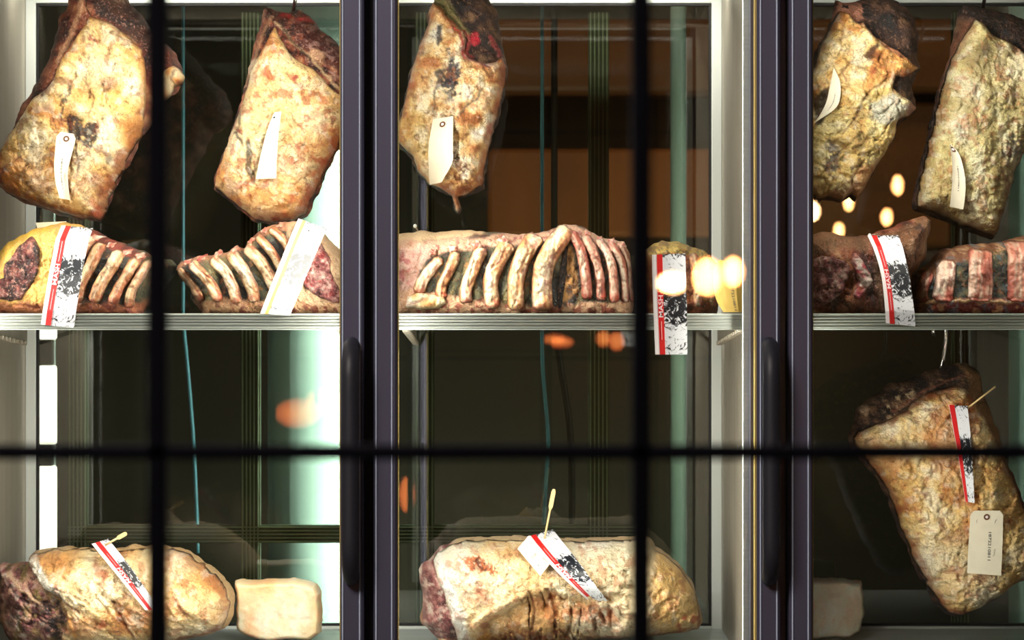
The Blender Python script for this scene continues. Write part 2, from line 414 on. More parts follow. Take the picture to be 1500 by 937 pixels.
def prof(d, R): return np.sqrt(np.clip(1-(1-np.clip(d/R, 0, 1))**2, 0, 1))
class Piece:
    """a joint of meat: outline in the door-plane millimetres, at its own distance Y0, with real thickness"""
    def __init__(s, Y0, zmin=None):
        s.Y0 = Y0; s.layers = []; s.s = S(Y0); s.zmin = zmin
    def w(s, px, py, Y):
        X = (px-750.0)*s.s; Z = ZC+(468.5-py)*s.s
        if s.zmin is not None: Z = np.maximum(Z, s.zmin)
        return np.stack([X, Y, Z], 1)
    def H(s, x, y, upto=None):
        x = np.asarray(x, float); y = np.asarray(y, float)
        Y = np.full(len(x), s.Y0)
        for ly in s.layers[:upto]: Y = ly(x, y, Y)
        return Y
    def layer(s, name, poly, t, R, ops, mat, parent, cell=1.8, rough=1.5, seed=1, back=None, tb=0.05, label=None, keep=True, lean=None, sub=0.002, edge=0.0):
        poly = rough_poly(poly, rough, seed) if rough else rough_poly(poly, 0, seed)
        A = np.array(poly); x0, y0 = A.min(0)-cell; x1, y1 = A.max(0)+cell
        nx = int((x1-x0)/cell)+2; ny = int((y1-y0)/cell)+2
        gx, gy = np.meshgrid(x0+np.arange(nx)*cell, y0+np.arange(ny)*cell)
        cx = (gx[:-1, :-1]+cell/2).ravel(); cy = (gy[:-1, :-1]+cell/2).ravel()
        ins = inside(cx, cy, poly).reshape(ny-1, nx-1)
        idx = -np.ones((ny, nx), int); cnt = np.zeros((ny, nx), int)
        for a, b in ((0, 0), (0, 1), (1, 0), (1, 1)): cnt[a:a+ny-1, b:b+nx-1] += ins
        used = cnt > 0; idx[used] = np.arange(used.sum()); full = (cnt == 4)[used]
        x = gx[used].copy(); y = gy[used].copy()
        bd = ~full
        dd, qx, qy, _ = seg_dist(x[bd], y[bd], poly)
        x[bd] = qx; y[bd] = qy
        d = np.zeros(len(x)); d[full] = seg_dist(x[full], y[full], poly)[0]
        col = np.zeros((len(x), 3)); h = np.zeros(len(x))
        if name == 'fat_cap': ops = list(ops)+[wrinkle(2.4, 14, seed+900, (120,64,34), thr=.89, strength=.55), wrinkle(2.2, 30, seed+905, (96,54,34), thr=.93, strength=.7), lumps(1.4, 6, seed+901), specks((252,244,222), 11, .72, .3, seed+902)]
        for op in ops: op(x, y, d, col, h)
        base = s.H(x, y)
        pr = prof(d, R)
        if back is None:   # first body: front and back halves around Y0
            if lean is not None: base = base+lean[0]*(x-lean[2])/1000.0+lean[1]*(lean[3]-y)/1000.0
            front = base-t*pr-h/1000.0*np.clip(pr*1.5, 0, 1); rear = base+tb*pr
        else:
            front = base-edge-t*pr-h/1000.0*np.clip(pr*1.5, 0, 1); rear = base+sub
            front = np.minimum(front, rear-0.0002)
        vf = s.w(x, y, front); inner = full
        vb = s.w(x[inner], y[inner], rear[inner]); nb = np.cumsum(inner)-1+len(x)
        bidx = np.where(inner, nb, np.arange(len(x)))
        if back is not None:   # the rim of a laid-on part sits on what carries it
            vf[bd] = s.w(x[bd], y[bd], base[bd]-edge*0.5+0.0005)
        jj, ii = np.nonzero(ins)
        q = np.stack([idx[jj, ii], idx[jj+1, ii], idx[jj+1, ii+1], idx[jj, ii+1]], 1)
        faces = np.concatenate([q, bidx[q][:, ::-1]])
        cols = np.concatenate([col, col[inner]])
        o = mk(name, np.concatenate([vf, vb]), faces, mat, parent, cols=np.clip(cols, 0, 1), label=label)
        if keep:
            hp = lambda X_, Y_: seg_dist(X_, Y_, poly)[0]
            def ly(X_, Y_, cur):
                m = inside(X_, Y_, poly); dz = np.where(m, hp(X_, Y_), 0)
                hh = np.zeros(len(X_)); cc = np.zeros((len(X_), 3))
                for op in ops: op(X_, Y_, dz, cc, hh)
                p_ = prof(dz, R); b = cur
                if back is None and lean is not None: b = b+lean[0]*(X_-lean[2])/1000.0+lean[1]*(lean[3]-Y_)/1000.0
                return np.where(m, b-edge*(back is not None)-t*p_-hh/1000.0*np.clip(p_*1.5, 0, 1), b)
            s.layers.append(ly)
        return o

# ------------------------------------------------------------------ cards (hang tags and printed strips)
def fitY(piece, L_, R_, gap=0.003, order=2):
    """gentle quadratic surface lying just in front of the meat under the card"""
    t = np.linspace(0, 1, 14); pts = []
    for a in t:
        l = interp(L_, a); r = interp(R_, a)
        for b in np.linspace(0, 1, 7): pts.append(l+(r-l)*b)
    pts = np.array(pts); x, y = pts[:, 0], pts[:, 1]; Y = piece.H(x, y)
    mx, my = x.mean(), y.mean()
    def basis(x, y):
        u = (x-mx)/50; v = (y-my)/50
        c = [np.ones_like(u), u, v]
        if order > 1: c += [v*v, u*v]
        return np.stack(c, 1)
    B = basis(x, y); k = np.linalg.lstsq(B, Y, rcond=None)[0]
    off = np.max(B@k-Y)+gap
    off = min(off, 0.03)
    return lambda x, y: basis(np.atleast_1d(x).astype(float), np.atleast_1d(y).astype(float))@k-off
def interp(pts, t):
    pts = np.array(pts, float); n = len(pts)-1; f = min(max(t, 0), 1)*n; i = min(int(f), n-1); return pts[i]+(pts[i+1]-pts[i])*(f-i)
class Card:
    def __init__(s, left, right, Yf, Yref, chamfer=0.0, clen=0.12, curl=0.0):
        s.L = smooth_line(left, 3) if len(left) > 2 else left; s.R = smooth_line(right, 3) if len(right) > 2 else right
        s.Yf = Yf; s.s = S(Yref); s.ch = chamfer; s.cl = clen; s.curl = curl
    def at(s, u, v, off=0.0):
        k = 1.0
        if v < s.cl and s.ch: k = 1-s.ch*(1-v/s.cl)
        uu = 0.5+(u-0.5)*k
        l = interp(s.L, v); r = interp(s.R, v); p = l+(r-l)*uu
        Y = float(s.Yf(p[0], p[1])[0])-off-s.curl*abs(u-0.5)**2*4
        return ((p[0]-750)*s.s, Y, ZC+(468.5-p[1])*s.s)
    def patch(s, name, u0, u1, v0, v1, mat, parent, nu=6, nv=24, off=0.0, th=0.0004, label=None):
        V = []; UV = []
        for k in (0, 1):
            for j in range(nv+1):
                for i in range(nu+1):
                    u = u0+(u1-u0)*i/nu; v = v0+(v1-v0)*j/nv; V.append(s.at(u, v, off+(th if k == 0 else 0))); UV.append((u, v))
        n = (nu+1)*(nv+1); F = []
        for j in range(nv):
            for i in range(nu):
                a = j*(nu+1)+i; q = [a, a+nu+1, a+nu+2, a+1]; F.append(q); F.append([t+n for t in q[::-1]])
        bnd = [i for i in range(nu+1)]+[j*(nu+1)+nu for j in range(1, nv+1)]+[nv*(nu+1)+i for i in range(nu-1, -1, -1)]+[j*(nu+1) for j in range(nv-1, 0, -1)]
        for a, b in zip(bnd, bnd[1:]+bnd[:1]): F.append([a, b, b+n, a+n])
        return mk(name, V, F, mat, parent, uv=UV, smooth=False, label=label)
    def text(s, name, txt, uc, v0, v1, wfrac, mat, parent, direction=-1, off=0.0012, bold=0.0):
        """lettering laid along the card; direction -1 reads upwards, +1 downwards"""
        cu = bpy.data.curves.new('t', 'FONT'); cu.body = txt; cu.size = 1.0; cu.align_x = 'CENTER'; cu.align_y = 'CENTER'; cu.resolution_u = 3; cu.offset = bold
        ob = bpy.data.objects.new('t', cu); COL.objects.link(ob)
        bpy.context.view_layer.update(); dg = bpy.context.evaluated_depsgraph_get(); me = bpy.data.meshes.new_from_object(ob.evaluated_get(dg))
        co = np.array([v.co[:] for v in me.vertices]); fs = [list(p.vertices) for p in me.polygons]
        bpy.data.objects.remove(ob); bpy.data.curves.remove(cu); bpy.data.meshes.remove(me)
        xs = (co[:, 0]-co[:, 0].min())/(np.ptp(co[:, 0])+1e-9); ys = (co[:, 1]-co[:, 1].min())/(np.ptp(co[:, 1])+1e-9)
        V = []
        for a, b in zip(xs, ys):
            if direction < 0: v = v1-(v1-v0)*a; u = uc+wfrac*(0.5-b)
            else: v = v0+(v1-v0)*a; u = uc-wfrac*(0.5-b)
            V.append(s.at(u, v, off))
        return mk(name, V, fs, mat, parent, smooth=False)
    def base(s): return s.at(0.5, 1.0)
def printed_strip(card, label, red=(0.15, 0.30), mat='print', redmat='red', letters=True, loc=None, hole=None):
    t = thing('printed_strip_label', card.at(0.5, 0.5), label, 'label')
    card.patch('card', 0, 1, 0, 1, M[mat], t, nu=8, nv=30)
    card.patch('margin', 0.0, red[0], 0, 1, M['whiteink'], t, nu=2, nv=30, off=0.0005, th=0.0002)
    card.patch('red_band' if redmat == 'red' else 'pale_band', red[0], red[1], 0, 1, M[redmat], t, nu=2, nv=30, off=0.0005, th=0.0004)
    if letters:
        mid = (red[0]+red[1])/2
        card.text('lettering', 'MASH', mid, 0.40, 0.62, (red[1]-red[0])*0.8, M['pinkink'], t, bold=0.012)
        for a, b in ((0.18, 0.37), (0.66, 0.85)):
            card.patch('rule_line', mid-0.006, mid+0.006, a, b, M['pinkink'], t, nu=1, nv=16, off=0.0011, th=0.0002)
    if hole: eyelet(card, t, *hole, ring=False)
    return t
def eyelet(card, t, u=0.5, v=0.1, r=0.0048, ring=True):
    c = Vector(card.at(u, v, 0.0009)); du = (Vector(card.at(u+.1, v, 0.0009))-c).normalized(); dv = (Vector(card.at(u, v+.03, 0.0009))-c).normalized()
    def ann(r0, r1, mat, name, dy):
        n = 24; V = []; F = []
        for k in range(n):
            a = 2*math.pi*k/n
            for rr in (r0, r1): V.append(tuple(c+(du*math.cos(a)+dv*math.sin(a))*rr+Vector((0, dy, 0))))
        for k in range(n): F.append([2*k, 2*k+1, (2*k+3) % (2*n), (2*k+2) % (2*n)])
        mk(name, V, F, mat, t, smooth=False)
    if ring: ann(r*0.45, r, M['brownring'], 'eyelet', -0.0003)
    n = 16; V = [tuple(c+(du*math.cos(2*math.pi*k/n)+dv*math.sin(2*math.pi*k/n))*r*0.46+Vector((0, -0.0001, 0))) for k in range(n)]
    mk('hole', V, [list(range(n))], M['ink'] if not ring else M['whiteink'], t, smooth=False)
def hang_tag(card, label, num='1872210811', mat='paper', numpos=(0.48, 0.40, 0.84), marks=True, ring=True, scrawl=True):
    t = thing('hang_tag', card.at(0.5, 0.5), label, 'tag')
    card.patch('card', 0, 1, 0, 1, M[mat], t, nu=6, nv=26)
    if ring: eyelet(card, t)
    if num:
        card.text('stamped_number', num, numpos[0], numpos[1], numpos[2], 0.085, M['ink'], t, direction=1, off=0.0007, bold=0.01)
    if scrawl:
        random.seed(len(label))
        for (u0, v0, n_) in ((0.2, 0.14, 5), (0.78, 0.14, 5), (0.76, 0.60, 9)):
            pts = [Vector(card.at(u0+random.uniform(-.035, .035), v0+k*0.014, 0.0008)) for k in range(n_)]
            MB().tube(pts, 0.00022, 4).build('handwriting', M['ink'], t)
    return t

# ------------------------------------------------------------------ the setting
def X_(px, Y): return (px-750.0)*S(Y)
def Z_(py, Y): return ZC+(468.5-py)*S(Y)
def struct(name, a, b, mat, bev=0): 
    c = [(a[i]+b[i])/2 for i in range(3)]; c[2] = min(a[2], b[2])
    t = MB().box(a, b, bev); o = mk(name, np.array(t.v)-np.array(c), t.f, mat, smooth=False); o.location = c; o['kind'] = 'structure'; return o
M['roomwall'] = plain('dark_plaster', (38, 37, 27), 0.8, noise=(1.6, 1.6, 2.2, 0.7))
M['roomwall2'] = plain('dim_room_plaster', (96, 82, 66), 0.8, noise=(2, 2, 2, 0.3))
M['floortile'] = plain('stone_floor', (90, 84, 78), 0.5, noise=(4, 4, 4, 0.2))
M['brownreflect'] = plain('brown_reflection_tone', (136, 82, 40), 0.5, noise=(1.2, 1.2, 9, 0.35))  # wood tones mimic brown reflections of the room
M['amberreflect'] = plain('amber_reflection_tone', (170, 100, 48), 0.5, noise=(5, 2, 1.0, 0.4))
struct('floor', (-3.2, -6.8, -0.1), (3.2, 4.0, 0.0), M['floortile'])
struct('ceiling', (-3.2, -6.8, 4.0), (3.2, 4.0, 4.1), M['roomwall2'])
struct('wall_back', (-3.2, 3.9, 0.0), (3.2, 4.0, 4.0), M['roomwall'])
struct('wall_left', (-3.3, -6.8, 0.0), (-3.2, 4.0, 4.0), M['roomwall2'])
struct('wall_right', (3.2, -6.8, 0.0), (3.3, 4.0, 4.0), M['roomwall2'])
struct('wall_front', (-3.3, -6.9, 0.0), (3.3, -6.8, 4.0), M['roomwall2'])
# the plinth that carries the cabinets
pl = MB().box((-1.05, -0.04, 0.0), (1.0, 0.905, 0.86), 0.004)
o = mk('cabinet_plinth', np.array(pl.v), pl.f, M['stile'], smooth=False); tag(o, 'dark metal plinth standing under the glass cabinets', 'plinth')

# ------------------------------------------------------------------ cabinets
YB = 0.75
def rect_frame(mb, x0, x1, z0, z1, y0, y1, w_, bev=0.002):
    mb.box((x0, y0, z0), (x0+w_, y1, z1), bev); mb.box((x1-w_, y0, z0), (x1, y1, z1), bev)
    mb.box((x0+w_, y0, z0), (x1-w_, y1, z0+w_), bev); mb.box((x0+w_, y0, z1-w_), (x1-w_, y1, z1), bev)
def cabinet(x0, x1, doors, label, sidecut=True):
    t = thing('aging_cabinet', ((x0+x1)/2, 0.35, 0.86), label, 'cabinet')
    zt = 2.075
    MB().box((x0, 0.0, 0.90), (x0+0.012, YB, zt)).build('side_panel', M['steel'], t)
    MB().box((x1-0.012, 0.0, 0.90), (x1, YB, zt)).build('side_panel', M['steel'], t)
    MB().box((x0, 0.0, zt), (x1, YB+.03, zt+0.05), 0.003).build('top_panel', M['steel'], t)
    MB().box((x0, 0.0, 0.86), (x1, YB+.03, 0.94), 0.003).build('base_panel', M['steel'], t)
    g = MB()
    z = 0.04
    n = int((YB-0.02)/0.0075)
    for k in range(n):
        g.box((x0+0.013, 0.012+k*0.0075, 0.966), (x1-0.013, 0.012+k*0.0075+0.0048, 0.974))
    g.box((x0+0.013, 0.012, 0.945), (x1-0.013, YB-0.02, 0.960))
    g.build('floor_grille', M['alu'], t)
    # white frame round the back glass, with a black seal inside it
    f = MB(); wv = 0.0175
    f.box((x0+0.012, YB-0.012, 0.95), (x0+0.012+wv, YB+0.01, zt), 0.001); f.box((x1-0.012-wv, YB-0.012, 0.95), (x1-0.012, YB+0.01, zt), 0.001)
    f.box((x0+0.012+wv, YB-0.012, 2.0405), (x1-0.012-wv, YB+0.01, zt), 0.001); f.box((x0+0.012+wv, YB-0.012, 0.95), (x1-0.012-wv, YB+0.01, 0.978), 0.001)
    f.build('back_frame', M['white'], t)
    s_ = MB(); a = x0+0.012+wv; b = x1-0.012-wv
    rect_frame(s_, a, b, 0.978, 2.0405, YB-0.006, YB+0.008, 0.004, 0.0)
    s_.build('seal', M['black'], t)
    gb = MB().box((a+0.004, YB, 0.982), (b-0.004, YB+0.004, 2.0365)); gb.build('back_glass', M['backglass'], t)
    return t
LX0, LX1 = -0.842, 0.370
RX0, RX1 = 0.405, 0.92
cabA = cabinet(LX0, LX1, None, 'two-door glass cabinet of dark frames, left and middle of the photo')
cabB = cabinet(RX0, RX1, None, 'glass cabinet at the right, its one door beside a black gap')
# rear frame of ribbed aluminium behind the back glass
M['ribalu'] = plain('lit_rib_aluminium', (226, 232, 196), 0.5)  # ridges coloured brighter than their base, as if catching light
M['raildark'] = plain('shaded_aluminium', (120, 122, 100), 0.5)
def ribbed(parent, a, b, vertical=True, n=5):
    mb = MB(); (x0, z0), (x1, z1) = a, b
    MB().box((x0, 0.80, z0), (x1, 0.82, z1)).build('rear_rail', M['raildark'], parent)
    L_ = (x1-x0) if vertical else (z1-z0)
    for k in range(n):
        c = (k+0.5)/n*L_
        if vertical: mb.box((x0+c-L_*0.03, 0.792, z0), (x0+c+L_*0.03, 0.80, z1))
        else: mb.box((x0, 0.792, z0+c-L_*0.03), (x1, 0.80, z0+c+L_*0.03))
    return mb.build('rail_ridge', M['ribalu'], parent)
for a, b in ((100, 128), (353, 381), (608, 636), (862, 892)):
    ribbed(cabA, (X_(a, .8), 0.95), (X_(b, .8), 2.03))
ribbed(cabA, (X_(100, .8), Z_(795, .8)), (X_(940, .8), Z_(769, .8)), vertical=False)
ribbed(cabB, (X_(1395, .8), 0.95), (X_(1420, .8), 2.03))
for cab_, side in ((cabA, 1), (cabA, -1)):
    # steel duct low on each side wall with a sloping top edge
    xw = LX1-0.012 if side > 0 else LX0+0.012
    v = [(xw, .03, .975), (xw, .70, .975), (xw, .70, 1.432), (xw, .03, 1.452)]; v += [(x-side*0.0015, y, z) for x, y, z in v]
    f = [[0,1,2,3],[7,6,5,4],[0,4,5,1],[1,5,6,2],[2,6,7,3],[3,7,4,0]]
    if side < 0: f = [q[::-1] for q in f]
    mk('side_duct', v, f, M['steel'], cab_, smooth=False)

def door(cab_, x0, x1, hx=None, ridges=(), label=None, gl=True, gask=None):
    """frame ring, with ridges, gasket, glass and handle as its own pieces"""
    z0, z1, y0, y1 = 0.88, 2.12, -0.045, -0.006
    fr = MB(); rect_frame(fr, x0, x1, z0, z1, y0, y1, 0.034, 0.003)
    d_ = fr.build('door', M['stile'], cab_)
    r = MB()
    for px in ridges:
        xr = X_(px, -0.045); r.box((xr-0.0011, y0-0.0022, z0+0.03), (xr+0.0011, y0+0.002, z1-0.03), 0.0008)
    r.build('frame_ridge', M['ridge'], d_)
    gk = MB()
    rect_frame(gk, x0+0.034, x1-0.034, z0+0.034, z1-0.034, y0+0.006, y1-0.002, 0.0016, 0)
    gk.build('gasket', M['gasket'], d_)
    MB().box((x0+0.035, -0.026, z0+0.035), (x1-0.035, -0.022, z1-0.035)).build('door_glass', M['doorglass'], d_)
    if hx is not None:
        zt, zb = Z_(503, -.07), Z_(850, -.07); h = MB()
        pts = []; rs = []
        for t in np.linspace(0, 1, 8): a = t*math.pi/2; pts.append((hx, -0.044-0.042*math.sin(a), zt-0.002-0.045*(1-math.cos(a)))); rs.append(0.0115+0.0015*t)
        for t in np.linspace(0.08, 0.92, 6): pts.append((hx, -0.086, (zt-0.047)+(zb+0.047-zt+0.047)*t)); rs.append(0.013)
        for t in np.linspace(1, 0, 8): a = t*math.pi/2; pts.append((hx, -0.044-0.042*math.sin(a), zb+0.002+0.045*(1-math.cos(a)))); rs.append(0.0115+0.0015*t)
        h.tube(pts, 0.013, 20, rs=rs); h.build('handle', M['handle'], d_, smooth=True)
    return d_
door(cabA, -0.890, X_(533, -.045), hx=X_(514, -.07), ridges=(502, 527))
door(cabA, X_(547, -.045), X_(1143, -.045), hx=X_(1129, -.07), ridges=(551, 574, 1114, 1138))
door(cabB, X_(1156, -.045), 0.955, ridges=(1161, 1184))
MB().box((X_(520, 0), -0.004, 0.94), (X_(562, 0), 0.018, 2.075)).build('centre_post', M['black'], cabA)
# dark lining at the front edge of the cabinet wall, behind the door stile
MB().box((X_(1099, 0), -0.004, 0.94), (X_(1150, 0), 0.012, 2.075)).build('front_post', M['stile'], cabA)
MB().box((X_(1152, 0), -0.004, 0.94), (X_(1184, 0), 0.012, 2.075)).build('front_post', M['stile'], cabB)

# ------------------------------------------------------------------ shelves
ZS = ZC+9.5*S(.05)
def shelf(x0, x1, label, mat):
    t = thing('shelf', ((x0+x1)/2, 0.35, ZS-0.024), label, 'shelf', None)
    m = MB(); zb = Z_(483, .05)
    m.box((x0, 0.058, ZS-0.012), (x1, 0.70, ZS), 0.001)
    m.build('shelf_board', mat, t)
    e = MB(); e.box((x0, 0.050, zb), (x1, 0.060, ZS), 0.001)
    for k in range(5): z = zb+0.003+k*0.0045; e.box((x0+.001, 0.0485, z), (x1-.001, 0.0505, z+0.0022), 0.0004)
    e.build('front_edge', mat, t)
    for xs, sg in ((x0+0.004, 1), (x1-0.004, -1)):
        b = MB()
        v = [(xs, .12, ZS-.013), (xs, .69, ZS-.013), (xs, .69, ZS-.048), (xs, .12, ZS-.020)]; v += [(x+sg*.003, y, z) for x, y, z in v]
        b.add(v, [[0,1,2,3],[7,6,5,4],[0,4,5,1],[1,5,6,2],[2,6,7,3],[3,7,4,0]])
        for k in range(14):
            y = .15+k*.038; z = ZS-.022-.027*(y-.12)/.57
            b.box((xs-.001 if sg > 0 else xs-.007, y, z-.005), (xs+.008 if sg > 0 else xs+.002, y+.012, z+.002), .001)
        b.build('bracket', M['steel'], t)
    return t
M['shelfmetal'] = plain('shelf_metal', (158, 164, 158), 0.4, 0.6, noise=(2, 20, 300, 0.2))
M['shelfdim'] = plain('satin_shelf_metal', (150, 158, 150), 0.4, 0.6, noise=(2, 20, 300, 0.15))
shelf(LX0+0.016, X_(499, .05), 'pale metal shelf under the ribs in the left cabinet bay', M['shelfmetal'])
shelf(X_(583, .05), LX1-0.016, 'pale metal shelf under the long rib rack in the middle bay', M['shelfmetal'])
shelf(RX0+0.016, RX1-0.016, 'dim metal shelf under the ribs in the right cabinet', M['shelfdim'])

# ------------------------------------------------------------------ lamps of the cabinets
M['led'] = plain('led_diffuser', (255, 255, 250), 0.4, emit=(255, 246, 228), estr=6)
def led_strip(x, y, z0, z1, target, power, color, label, sy=0.008):
    t = thing('led_strip', (x, y, z0), label, 'lamp', 'cabinet light strips')
    d = Vector((1.0 if target[0] > x else -1.0, -0.3 if (x < -0.5 or 0.3 < x < 0.4 or x > 0.8) else -0.04, 0)).normalized()   # the strip faces along the door plane
    MB().box((x-0.006, y-0.006, z0), (x+0.006, y+0.006, z1), 0.001).build('channel', M['alu'], t)
    a = area('diffuser_light', (x+d.x*0.010, y+d.y*0.010, (z0+z1)/2), (x+d.x, y+d.y, (z0+z1)/2), sy, z1-z0, power, color)
    a.rotation_euler = Vector((d.x, d.y, 0)).to_track_quat('-Z', 'Y').to_euler()
    a.parent = t; a.location = Vector(a.location)-Vector(t.location)
    return t
K = 0.54
led_strip(-0.236, 0.022, 0.99, 1.475, (-0.60, 0.30), 9*K, NEUT, 'vertical light strip behind the left door stile, below the shelf')
led_strip(-0.236, 0.022, 1.52, 2.05, (-0.60, 0.30), 9*K, NEUT, 'vertical light strip behind the left door stile, above the shelf')
led_strip(-0.822, 0.022, 0.99, 2.05, (-0.45, 0.40), 16*K, NEUT, 'vertical light strip at the far left end of the cabinet')
led_strip(-0.188, 0.022, 0.99, 1.475, (0.20, 0.30), 9*K, NEUT, 'vertical light strip behind the middle door, left, below the shelf')
led_strip(-0.188, 0.022, 1.52, 2.05, (0.20, 0.30), 9*K, NEUT, 'vertical light strip behind the middle door, left, above the shelf')
led_strip(0.345, 0.022, 0.99, 2.05, (-0.05, 0.40), 5*K, NEUT, 'vertical light strip behind the middle door at its handle side')
led_strip(0.428, 0.022, 0.99, 1.475, (0.75, 0.35), 4.2*K, NEUT, 'vertical light strip behind the right door, below the shelf')
led_strip(0.428, 0.022, 1.76, 2.05, (0.75, 0.35), 8*K, NEUT, 'vertical light strip behind the right door, above the shelf')
led_strip(0.896, 0.022, 0.99, 2.05, (0.6, 0.40), 2.6*K, NEUT, 'vertical light strip at the far right end of the cabinet')
for (a, b, pw, lb) in ((-0.80, -0.27, 3.0, 'left bay'), (-0.15, 0.33, 2.0, 'middle bay'), (0.45, 0.86, 0.4, 'right cabinet')):
    t = thing('top_light', ((a+b)/2, 0.06, 2.06), 'slim light bar under the cabinet roof over the '+lb, 'lamp', 'cabinet top lights')
    MB().box((a, 0.045, 2.062), (b, 0.075, 2.074), 0.001).build('channel', M['alu'], t)
    l_ = area('diffuser_light', ((a+b)/2, 0.06, 2.060), ((a+b)/2, -0.14, 1.5), b-a, 0.02, pw*K, NEUT)
    l_.parent = t; l_.location = Vector(l_.location)-Vector(t.location)

for (a, b, pw, lb) in ((-0.80, -0.27, 5.0, 'left bay'), (-0.15, 0.33, 5.0, 'middle bay'), (0.45, 0.86, 0.7, 'right cabinet')):  # added bars, tucked behind the top rail to light frame and posts
    t = thing('top_light', ((a+b)/2, 0.60, 2.06), 'added light bar at the back of the roof in the '+lb, 'lamp', 'cabinet top lights')
    MB().box((a, 0.585, 2.062), (b, 0.615, 2.074), 0.001).build('channel', M['alu'], t)
    l_ = area('diffuser_light', ((a+b)/2, 0.60, 2.060), ((a+b)/2, 0.80, 1.6), b-a, 0.02, pw*K, NEUT)
    l_.parent = t; l_.location = Vector(l_.location)-Vector(t.location)
for (a, b, pw, lb) in ((-0.80, -0.27, 8.5, 'left bay'), (-0.15, 0.33, 6.5, 'middle bay')):  # added bars hidden under the shelf to brighten the lower joints
    t = thing('added_shelf_light', ((a+b)/2, 0.075, ZS-.014), 'added light bar under the front of the shelf in the '+lb, 'lamp', 'added shelf lights')
    MB().box((a, 0.066, ZS-.0155), (b, 0.086, ZS-.0125), 0.001).build('channel', M['alu'], t)
    l_ = area('diffuser_light', ((a+b)/2, 0.076, ZS-.0165), ((a+b)/2, 0.076, 1.0), b-a, 0.015, pw*K, NEUT)
    l_.parent = t; l_.location = Vector(l_.location)-Vector(t.location)

# ------------------------------------------------------------------ behind the back glass
def column(px0, px1, Y, label, mat, z0=0.0, z1=4.0):
    r = (px1-px0)/2*S(Y); x = X_((px0+px1)/2, Y)
    m = MB().tube([(0, 0, z0), (0, 0, z1)], r, 40); o = mk('glow_column', m.v, m.f, mat, smooth=True); o.location = (x, Y, 0); tag(o, label, 'column'); return o
M['mint'] = plain('mint_glow_white', (214, 236, 226), 0.5)  # colour of the added columns that stand in for a mint glow
column(392, 576, 1.05, 'added mint column standing in for a glow behind the left bay glass', M['mint'])
column(982, 1005, 1.20, 'slim added column standing in for a mint glow behind the middle bay glass', M['mint'])
column(1478, 1580, 1.10, 'added round column standing in for a pale glow behind the right cabinet glass', M['mint'])
def backlamp(x, y, z0, z1, target, power, color, label, w_=0.02):  # unseen lamps, added to make the columns glow
    t = thing('added_lamp', (x, y, z0), label, 'lamp', 'added lamps behind the cabinets')
    MB().box((x-0.01, y-0.012, z0), (x+0.01, y, z1), 0.002).build('channel', M['black'], t)
    d = Vector((target[0]-x, target[1]-y, 0)).normalized()
    a = area('added_lamp_light', (x+d.x*.012, y+d.y*.012, (z0+z1)/2), target+(0,), w_, z1-z0, power, color)
    a.rotation_euler = d.to_track_quat('-Z', 'Y').to_euler(); a.parent = t; a.location = Vector(a.location)-Vector(t.location)
backlamp(X_(548, .84), .84, 0.86, 1.85, (-0.34, 0.98), 8, COOL, 'added hidden lamp behind the glass beside the broad mint column', w_=.07)
backlamp(X_(1062, .85), .85, .86, 1.85, (0.29, 1.2), 1.6, (0.9, 1.0, 0.8), 'added hidden lamp behind the glass beside the slim column')
backlamp(X_(1600, .9), .9, .86, 1.9, (0.9, 1.1), 2.0, COOL, 'added hidden lamp behind the right cabinet')
tb = thing('light_tube', (X_(70, .86), .86, .86), 'glaring white light tube standing behind the left edge of the glass', 'lamp')
MB().box((X_(60, .86), .872, .86), (X_(79, .86), .884, 1.75), .002).build('channel', M['alu'], tb)
e = MB()
for a, b in ((350, 497), (535, 651), (682, 880)): e.box((X_(57, .86), .855, Z_(b, .86)), (X_(82, .86), .875, Z_(a, .86)), .003)
e.build('diffuser', M['led'], tb)
e = MB()
for a, b in ((497, 535), (651, 682)): MB().box((X_(56, .86), .85, Z_(b, .86)), (X_(78, .86), .878, Z_(a, .86)), .002).build('clamp', M['black'], tb)
def panel(px0, py0, px1, py1, Y, th, mat, name):
    m = MB().box((X_(px0, Y), Y, Z_(py1, Y)), (X_(px1, Y), Y+th, Z_(py0, Y)), 0.01)
    c = (X_((px0+px1)/2, Y), Y+th/2, Z_(py1, Y)); o = mk(name, np.array(m.v)-np.array(c), m.f, mat, smooth=False); o.location = c; o['kind'] = 'structure'; return o
panel(690, 28, 1500, 132, 3.6, .3, M['brownreflect'], 'room_reflection_1')  # panels stand in for brown reflections of the room
panel(715, 218, 1062, 345, 3.7, .2, M['amberreflect'], 'room_reflection_2')
panel(1130, 150, 1395, 360, 3.7, .2, M['brownreflect'], 'room_reflection_3')
area('added_warm_light', (0.4, 2.3, 3.4), (0.5, 3.3, 2.2), 1.6, 0.3, 17, WARM)  # unseen warm light, added for the brown panels
area('added_wall_light', (-0.25, 3.1, 0.55), (-0.2, 3.9, 1.0), 1.0, 0.3, 22, (1.0, 0.95, 0.75))  # added light, set low so the wall darkens upward
def cable(pts, Y, r, mat, label):
    q = [(pts[0][0], 468.5-(4.0-ZC)/S(Y))]+smooth_line(pts, 12); m = MB().tube([(X_(a, Y), Y, Z_(b, Y)) for a, b in q], r, 8)
    c = np.array((X_(pts[-1][0], Y), Y, Z_(pts[-1][1], Y))); o = mk('hanging_cable', np.array(m.v)-c, m.f, mat); o.location = c; tag(o, label, 'cable')
M['bluecable'] = plain('blue_cable', (120, 176, 196), 0.4); M['darkcable'] = plain('dark_cable', (16, 12, 10), 0.5)
cable([(268, 470), (275, 540), (283, 640), (287, 720), (290, 810)], .95, .0032, M['bluecable'], 'light blue cable hanging behind the glass of the left bay')
cable([(794, 470), (795, 540), (803, 640), (800, 700), (795, 800)], .95, .0032, M['bluecable'], 'light blue cable hanging behind the glass of the middle bay')
